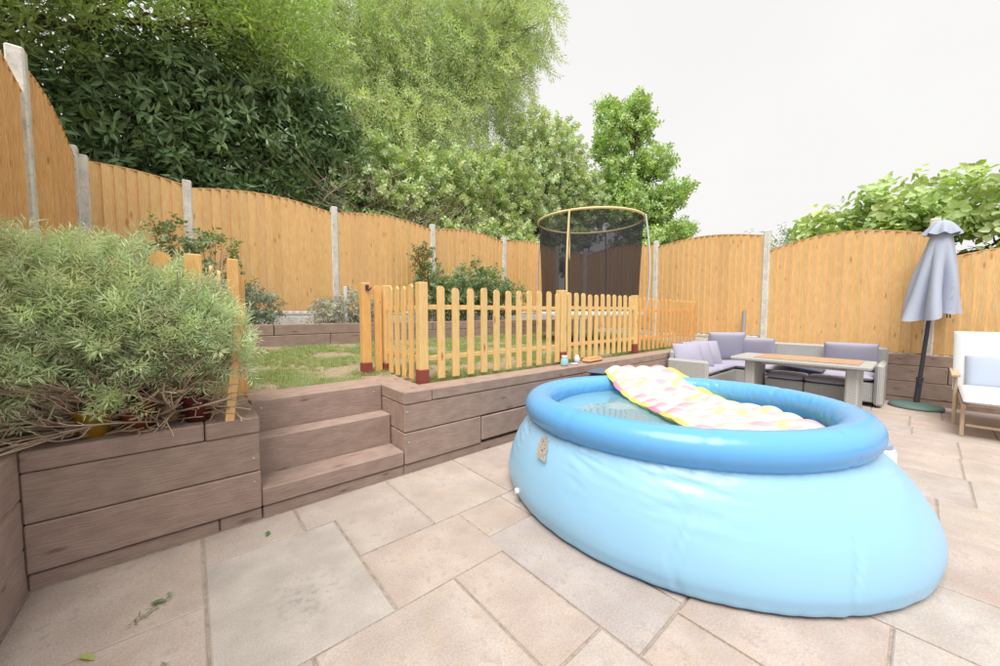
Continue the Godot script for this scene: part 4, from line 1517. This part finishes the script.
func limb(mb: MB, a: Vector3, b: Vector3, r0: float, r1: float, wob: float, n := 6):
	var path := []
	var rad := []
	for k in n + 1:
		var s := float(k) / n
		path.append(a.lerp(b, s) + (rand_dir() * wob * sin(PI * s) if k > 0 and k < n else Vector3.ZERO))
		rad.append(lerpf(r0, r1, s))
	mb.tube(path, rad, 7, false)

func plant(called: String, label: String, cat: String, base: Vector3, group := "") -> Node3D:
	return thing(called, label, cat, base, group)

func build_garden_plants():
	# big needle-leaved bush spilling over the planted wall
	var b := plant("needle_bush", "large grey green needle-leaved bush spilling over the sleeper wall, with bare stems below", "bush", W(-0.3, 3.0, 0.62))
	var st := MB.new()
	for k in 250:
		var u := rr(-0.85, 0.26)
		var a := W(rr(-0.5, 0.05), rr(2.95, 3.2), 0.64)
		var low := rng.randf() < 0.55
		var e := W(u + rr(-0.12, 0.10), rr(2.50, 2.70), rr(0.62, 1.0)) if low else W(u, rr(2.62, 3.5), rr(1.0, 1.62))
		var mid := a.lerp(e, 0.55) + Vector3(rr(-0.14, 0.14), rr(-0.02, 0.18) if low else rr(-0.08, 0.08), rr(-0.08, 0.08))
		var curl := Vector3(rr(-0.10, 0.10), rr(0.02, 0.12), rr(-0.02, 0.07)) if low else Vector3(rr(-0.05, 0.05), 0.08, rr(-0.04, 0.04))
		var ph := rr(0, TAU)
		var path := []
		for j in 14:
			var s := j / 13.0
			var q := a.lerp(mid, s).lerp(mid.lerp(e, s), s)
			path.append(q + curl * pow(s, 4.0) + Vector3(sin(s * 9.0 + ph), cos(s * 7.0 + ph), sin(s * 8.0 + 2.0 * ph)) * 0.012 * s)
		st.col = Color(0.36, 0.26, 0.19).lerp(Color(0.60, 0.49, 0.38), rng.randf())
		var r0 := rr(0.005, 0.012)
		var rad := []
		for j in 14: rad.append(r0 * lerpf(1.0, 0.3, j / 13.0))
		st.tube(path, rad, 5, false)
		for e2 in 2: # side twigs
			var p0: Vector3 = path[7 + e2 * 3]
			var d: Vector3 = (path[8 + e2 * 3] - p0).normalized() + rand_dir() * 0.8
			st.tube([p0, p0 + d * 0.04, p0 + d * 0.075 + Vector3(0, 0.015, 0)], [r0 * 0.45, r0 * 0.35, r0 * 0.2], 4, false)
	part("stems", st, M.dry_stem, b)
	var nm := sprig_mesh(26, 0.12, 0.048, 0.0050, 0.72, false)
	var blobs := [[-0.64, 3.02, 1.27, 0.36, 0.38, 0.40], [-0.34, 2.98, 1.30, 0.34, 0.36, 0.38], [-0.10, 2.96, 1.18, 0.28, 0.32, 0.30], [0.06, 2.94, 1.10, 0.20, 0.28, 0.27], [-0.58, 2.80, 1.15, 0.34, 0.22, 0.24], [-0.22, 2.78, 1.15, 0.34, 0.20, 0.22], [0.06, 2.76, 1.10, 0.18, 0.18, 0.18], [0.17, 2.66, 1.10, 0.09, 0.09, 0.16], [-0.75, 2.75, 1.0, 0.2, 0.22, 0.18]]
	var pts := blob_points(blobs, 2900, 0.6)
	crown(b, "foliage", nm, M.needle, pts, Color(0.66, 0.75, 0.48), 0.7, 1.25, 0.8, -1.0)
	crown(b, "dry_foliage", nm, M.needle, blob_points(blobs, 330, 0.5), Color(0.489, 0.405, 0.288), 0.6, 1.0, 0.7, 0.0)
	# hanging green tips low on the wall
	var tips := []
	for q in [[-0.30, 2.62, 0.80], [-0.34, 2.62, 0.86], [-0.72, 2.62, 0.80]]:
		for k in 9: tips.append([W(q[0] + rr(-0.05, 0.05), q[1] + rr(-0.04, 0.04), q[2] + 0.05 + rr(-0.05, 0.05)), Vector3(0, 0.2, 1)])
	crown(b, "hanging_tips", nm, M.needle, tips, Color(0.572, 0.679, 0.367), 0.7, 1.0, 0.8, 0.0)
	# plant pots half hidden under it
	var pot_lab := ["mustard yellow plant pot half hidden under the needle-leaved bush", "terracotta plant pot half hidden under the needle-leaved bush", "dark red plant pot half hidden under the needle-leaved bush"]
	var k2 := 0
	for q in [[-0.40, 2.80, Color(0.58, 0.45, 0.10)], [-0.24, 2.82, Color(0.52, 0.27, 0.12)], [0.02, 2.80, Color(0.33, 0.10, 0.10)]]:
		var p := thing("plant_pot", pot_lab[k2], "plant pot", W(q[0], q[1], 0.655), "plant pots under the bush")
		var mb := MB.new()
		mb.lathe(W(q[0], q[1], 0.656), [Vector2(0.0, 0.0), Vector2(0.055, 0.0), Vector2(0.072, 0.12), Vector2(0.082, 0.12), Vector2(0.083, 0.15), Vector2(0.072, 0.15), Vector2(0.068, 0.12), Vector2(0.0, 0.12)], 24)
		part("pot", mb, mat(q[2], 0.55), p)
		k2 += 1
	# shrubs on the border
	var small := sprig_mesh(14, 0.12, 0.045, 0.016, 0.8, false)
	var broad := sprig_mesh(9, 0.14, 0.055, 0.034, 0.8, true)
	shrub("silver_shrub", "low silvery shrub by the white marker post", small, [[1.62, 5.85, 1.28, 0.24, 0.22, 0.20], [2.0, 5.9, 1.36, 0.26, 0.22, 0.26], [2.25, 5.9, 1.26, 0.2, 0.2, 0.18]], 420, Color(0.484, 0.488, 0.412), M.needle)
	shrub("mound_shrub", "rounded blue green shrub on the border behind the needle-leaved bush", small, [[0.62, 5.95, 1.36, 0.36, 0.28, 0.28], [0.35, 5.95, 1.3, 0.3, 0.28, 0.24]], 480, Color(0.283, 0.357, 0.264), M.needle)
	var rose: Node3D = shrub("rose_bush", "tall loose rose bush with red young shoots before the back fence", broad, [[3.45, 6.1, 1.75, 0.30, 0.25, 0.45], [3.38, 6.15, 2.25, 0.18, 0.15, 0.28], [3.75, 6.05, 1.6, 0.35, 0.28, 0.35]], 260, Color(0.288, 0.378, 0.204), M.leaf)
	crown(rose, "red_shoots", broad, M.leaf, blob_points([[3.36, 6.1, 2.34, 0.2, 0.16, 0.16]], 16, 0.35), Color(0.34, 0.17, 0.12), 0.7, 1.3, 0.8, -0.4)
	shrub("evergreen_shrub", "wide dark evergreen shrub on the border behind the yellow pickets", broad, [[4.35, 6.0, 1.75, 0.45, 0.32, 0.50], [4.85, 6.0, 1.72, 0.45, 0.32, 0.45], [5.4, 6.05, 1.6, 0.42, 0.3, 0.38], [4.0, 6.0, 1.55, 0.4, 0.3, 0.4]], 900, Color(0.288, 0.388, 0.231), M.leaf)
	shrub("climbing_rose", "straggly rose leaves in front of the fence above the half buried pickets", broad, [[0.25, 5.9, 1.95, 0.32, 0.2, 0.36], [-0.15, 5.9, 2.1, 0.3, 0.2, 0.25]], 120, Color(0.312, 0.385, 0.231), M.leaf)
	var fl: Node3D = shrub("flowering_shrub", "pale shrub with small pink flowers behind the needle-leaved bush", small, [[-0.30, 4.2, 1.45, 0.34, 0.3, 0.35], [-0.55, 4.4, 1.5, 0.3, 0.3, 0.34]], 380, Color(0.448, 0.471, 0.319), M.needle)
	crown(fl, "flowers", sprig_mesh(5, 0.02, 0.022, 0.02, 1.0, true), M.leaf, blob_points([[-0.30, 4.2, 1.55, 0.34, 0.3, 0.36], [-0.5, 4.3, 1.62, 0.3, 0.3, 0.3]], 70, 0.85), Color(0.66, 0.36, 0.38), 0.8, 1.2, 0.9, -0.5)

func shrub(called: String, label: String, mesh: Mesh, blobs: Array, n: int, c: Color, m: Material) -> Node3D:
	var b0: Array = blobs[0]
	var gh := 1.08 if b0[1] > 5.6 else lawn_h(b0[0], b0[1])
	var p := plant(called, label, "shrub", W(b0[0], b0[1], gh))
	var st := MB.new()
	for b in blobs:
		for k in 7:
			var d := rand_dir()
			st.col = Color(0.22, 0.16, 0.11).lerp(Color(0.34, 0.27, 0.2), rng.randf())
			var path := [W(b[0] + rr(-0.06, 0.06), b[1] + rr(-0.05, 0.05), gh - 0.02)]
			var e := W(b[0], b[1], b[2]) + Vector3(d.x * b[3], absf(d.y) * b[5], d.z * b[4]) * 0.8
			path.append(path[0].lerp(e, 0.5) + rand_dir() * 0.05)
			path.append(e)
			st.tube(path, [0.009, 0.006, 0.003], 5, false)
	part("stems", st, M.dry_stem, p)
	crown(p, "foliage", mesh, m, blob_points(blobs, n, 0.35), c, 0.7, 1.3, 0.8, -0.4)
	return p

func tree(called: String, label: String, cat: String, base: Vector3, trunk_h: float, r: float, blobs: Array, group := "") -> Node3D:
	var t := plant(called, label, cat, base, group)
	var mb := MB.new()
	mb.sc = Vector2(0.6, 2.0)
	var top := base + Vector3(rr(-0.15, 0.15), trunk_h, rr(-0.15, 0.15))
	limb(mb, base - Vector3(0, 0.1, 0), top, r, r * 0.6, r * 0.5, 8)
	part("trunk", mb, M.bark, t)
	for b in blobs:
		var l := MB.new()
		l.sc = Vector2(0.6, 2.0)
		var c := W(b[0], b[1], b[2])
		var s := base.lerp(top, rr(0.55, 1.0))
		limb(l, s, c, r * 0.45, r * 0.18, 0.18, 7)
		for k in 5:
			var d := rand_dir()
			limb(l, s.lerp(c, rr(0.5, 1.0)), c + Vector3(d.x * b[3], d.y * b[5], d.z * b[4]) * 0.8, r * 0.16, r * 0.04, 0.12, 5)
		part("limb", l, M.bark, t)
	return t

func build_trees():
	# --- dark laurel behind the left of the back fence
	var laurel := sprig_mesh(11, 0.26, 0.135, 0.05, 0.85, true, 0.25)
	var lb := [[-1.3, 7.7, 3.6, 0.9, 0.7, 1.1], [-0.5, 7.8, 3.9, 0.9, 0.7, 1.2], [0.4, 7.8, 4.0, 1.0, 0.7, 1.25], [1.3, 7.9, 4.1, 1.0, 0.7, 1.3], [2.2, 8.0, 4.2, 0.9, 0.7, 1.2], [0.8, 8.2, 5.1, 1.1, 0.8, 0.9], [-0.3, 8.1, 4.9, 1.0, 0.8, 0.9], [1.9, 8.4, 5.2, 1.0, 0.8, 0.9], [-2.0, 7.2, 3.8, 0.8, 0.8, 1.3], [0.2, 7.6, 2.9, 1.3, 0.6, 0.8], [1.9, 7.7, 3.0, 1.1, 0.6, 0.8]]
	var t := tree("laurel_tree", "dark glossy laurel growing behind the orange back fence", "tree", W(0.5, 8.3, 0.9), 2.6, 0.12, lb)
	crown(t, "crown", laurel, M.gloss_leaf, blob_points(lb, 4200, 0.35), Color(0.190, 0.294, 0.128), 0.8, 1.25, 0.5, 0.5)
	# --- pale tree reaching over it from the left
	var mid := sprig_mesh(12, 0.34, 0.12, 0.034, 0.75, false, 0.35)
	var ob := [[-1.7, 6.4, 5.3, 1.0, 0.8, 0.7], [-0.9, 6.8, 5.7, 1.0, 0.8, 0.7], [0.1, 7.2, 6.2, 1.1, 0.8, 0.7], [0.9, 7.4, 6.0, 0.8, 0.7, 0.6], [-2.2, 5.6, 5.0, 0.9, 0.9, 0.8], [-1.6, 7.2, 5.0, 0.9, 0.7, 0.7], [-2.0, 6.4, 4.6, 0.7, 0.6, 0.6], [1.3, 7.9, 6.8, 1.2, 0.9, 0.8], [-0.8, 7.6, 7.0, 1.6, 1.0, 0.9], [-2.2, 6.6, 6.3, 1.2, 1.0, 0.9]]
	t = tree("overhanging_tree", "light green tree whose branches hang over the dark laurel and side fence", "tree", W(-2.6, 7.6, 0.9), 4.0, 0.16, ob)
	crown(t, "crown", mid, M.leaf, blob_points(ob, 2600, 0.3), Color(0.437, 0.555, 0.235), 0.8, 1.3, 0.5, 0.8)
	# --- big feathery willow
	var strand := sprig_mesh(34, 1.0, 0.15, 0.026, 0.55, false)
	var wb := [[1.3, 8.6, 6.2, 1.0, 0.8, 1.0], [2.3, 8.8, 5.9, 1.0, 0.8, 1.1], [3.3, 8.8, 5.9, 1.0, 0.8, 1.3], [2.2, 9.6, 7.0, 1.5, 1.2, 1.5], [3.6, 9.8, 7.6, 1.7, 1.3, 1.9], [5.2, 9.8, 8.2, 1.8, 1.4, 2.1], [7.0, 9.6, 8.8, 1.9, 1.4, 2.2], [7.8, 9.2, 9.2, 1.4, 1.2, 1.9], [3.0, 9.6, 9.0, 2.0, 1.4, 1.8], [5.2, 9.8, 10.4, 2.2, 1.6, 1.9], [7.6, 9.4, 11.2, 2.2, 1.5, 1.8], [4.4, 9.0, 6.1, 1.2, 1.0, 1.3], [5.6, 9.2, 6.6, 1.2, 1.0, 1.2], [8.4, 8.8, 11.2, 1.1, 1.0, 1.6], [1.2, 9.4, 8.2, 1.5, 1.1, 1.3]]
	t = tree("willow_tree", "tall feathery pale green willow rising above the back fence", "tree", W(4.6, 10.2, 0.9), 6.2, 0.26, wb)
	crown(t, "crown", strand, M.leaf, blob_points(wb, 5600, 0.25), Color(0.68, 0.75, 0.50), 0.6, 1.15, 0.35, 1.3)
	# --- ivy-covered hedge with bare brown twigs below
	var ivy := sprig_mesh(14, 0.22, 0.085, 0.060, 0.9, true, 0.1)
	var hb := [[2.9, 7.6, 3.5, 0.9, 0.5, 0.7], [3.8, 7.7, 4.0, 0.9, 0.6, 0.75], [4.8, 7.8, 4.3, 1.0, 0.6, 0.9], [5.9, 7.8, 4.5, 1.1, 0.7, 1.0], [7.0, 7.9, 4.7, 1.1, 0.7, 1.1], [6.6, 7.5, 3.4, 1.0, 0.5, 0.7], [4.6, 7.4, 3.1, 0.9, 0.4, 0.45], [5.6, 7.4, 3.1, 0.9, 0.4, 0.5], [3.3, 8.2, 4.6, 0.8, 0.6, 0.6], [4.2, 7.15, 2.85, 0.8, 0.3, 0.35], [5.4, 7.15, 2.9, 0.9, 0.3, 0.4], [6.6, 7.2, 3.0, 0.9, 0.35, 0.45], [2.8, 7.2, 2.95, 0.5, 0.3, 0.3]]
	t = tree("ivy_hedge", "overgrown ivy hedge with bare brown twigs above the back fence", "hedge", W(4.8, 8.2, 0.9), 2.4, 0.10, hb)
	crown(t, "crown", ivy, M.leaf, blob_points(hb, 2900, 0.45), Color(0.57, 0.66, 0.39), 0.75, 1.25, 0.7, 0.1)
	var tw := MB.new()
	for k in 520:
		var a := W(rr(1.6, 7.6), rr(7.1, 7.8), rr(2.6, 3.6))
		var e := a + Vector3(rr(-1.0, 1.0), rr(-0.2, 0.9), rr(-0.35, 0.45))
		tw.col = Color(0.24, 0.17, 0.12).lerp(Color(0.52, 0.43, 0.34), rng.randf())
		var m2 := a.lerp(e, 0.5) + rand_dir() * 0.18
		tw.tube([a, a.lerp(m2, 0.5) + rand_dir() * 0.06, m2, m2.lerp(e, 0.5) + rand_dir() * 0.05, e], [rr(0.006, 0.014), 0.008, 0.006, 0.005, 0.003], 4, false)
	part("twigs", tw, M.dry_stem, t)
	# --- ivy-clad tree right of it
	var ib := [[8.3, 8.2, 5.2, 1.1, 0.9, 1.3], [9.2, 8.0, 6.2, 1.1, 0.9, 1.2], [8.6, 8.4, 6.7, 1.0, 0.9, 0.9], [9.8, 7.8, 5.0, 1.0, 0.9, 1.4], [8.0, 7.9, 3.8, 1.0, 0.7, 1.0], [9.4, 7.8, 3.6, 1.0, 0.8, 1.0], [10.3, 7.6, 4.8, 0.8, 0.8, 1.2]]
	t = tree("ivy_clad_tree", "broad tree hung with pale flowering ivy behind the trampoline", "tree", W(8.8, 8.4, 0.9), 4.2, 0.18, ib)
	crown(t, "crown", ivy, M.leaf, blob_points(ib, 3300, 0.5), Color(0.64, 0.71, 0.50), 0.75, 1.2, 0.7, 0.2)
	# --- tree with lobed foliage right of the trampoline
	var ab := [[11.0, 7.0, 7.0, 0.62, 0.6, 0.75], [11.3, 6.35, 7.3, 0.58, 0.5, 0.6], [11.2, 6.75, 5.8, 0.8, 0.7, 0.7], [11.6, 5.85, 6.1, 0.66, 0.5, 0.45], [11.8, 5.35, 5.1, 0.58, 0.5, 0.38], [11.1, 6.4, 4.7, 0.9, 0.8, 0.75], [11.6, 5.75, 4.6, 0.62, 0.5, 0.45], [11.9, 5.2, 3.9, 0.55, 0.45, 0.30], [11.3, 6.0, 3.4, 1.0, 0.9, 0.6], [10.9, 7.1, 7.9, 0.42, 0.4, 0.45], [11.2, 6.25, 7.95, 0.3, 0.3, 0.3]]
	var lobed := sprig_mesh(11, 0.24, 0.12, 0.06, 0.9, true, 0.15)
	t = tree("field_tree", "bright green tree with layered lobed branches behind the stepped fence", "tree", W(11.2, 6.4, 0.5), 3.6, 0.15, ab)
	crown(t, "crown", lobed, M.leaf, blob_points(ab, 2500, 0.4), Color(0.521, 0.665, 0.315), 0.75, 1.2, 0.7, 0.2)
	# --- big-leaved hedge over the right-hand fence
	var bigl := sprig_mesh(8, 0.30, 0.13, 0.095, 0.9, true, 0.1)
	var kb := [[8.7, 1.15, 2.65, 0.40, 0.45, 0.36], [8.75, 0.7, 2.8, 0.42, 0.5, 0.42], [8.8, 0.2, 2.9, 0.45, 0.5, 0.45], [8.75, -0.35, 2.85, 0.45, 0.5, 0.45], [8.7, -0.85, 2.7, 0.42, 0.5, 0.45], [8.7, -1.4, 2.6, 0.42, 0.5, 0.45], [8.7, -0.5, 2.25, 0.4, 0.7, 0.35], [8.65, -1.4, 2.1, 0.4, 0.6, 0.35], [8.7, 0.5, 2.4, 0.4, 0.7, 0.3]]
	t = tree("big_leaved_hedge", "bright hedge of large heart-shaped leaves above the fence by the parasol", "hedge", W(8.8, 0.0, 0.5), 1.5, 0.07, kb)
	crown(t, "crown", bigl, M.leaf, blob_points(kb, 620, 0.4), Color(0.535, 0.640, 0.304), 0.7, 1.15, 0.6, -0.3)
	# --- low greenery peeping over the fence
	var sb := [[8.9, 2.2, 2.45, 0.4, 0.4, 0.3], [9.2, 1.75, 2.5, 0.4, 0.4, 0.35]]
	t = tree("distant_bush", "small green bush peeping over the fence at the tall concrete post", "bush", W(9.0, 2.0, 0.5), 1.2, 0.05, sb)
	crown(t, "crown", mid, M.leaf, blob_points(sb, 110, 0.3), Color(0.312, 0.405, 0.188), 0.6, 1.0, 0.6, 0.0)
	# neighbour's shed seen through the twigs
	var sh := thing("garden_shed", "dark brown shed seen through the twigs behind the fence", "shed", W(3.3, 9.3, 0.9))
	rbox("wall", sh, 2.5, 4.2, 8.9, 10.0, 0.85, 3.0, M.sleeper, 0.01, 1.0)
	rbox("roof", sh, 2.35, 4.35, 8.75, 10.1, 3.003, 3.10, mat(Color(0.30, 0.20, 0.17), 0.9), 0.01, 1.0)
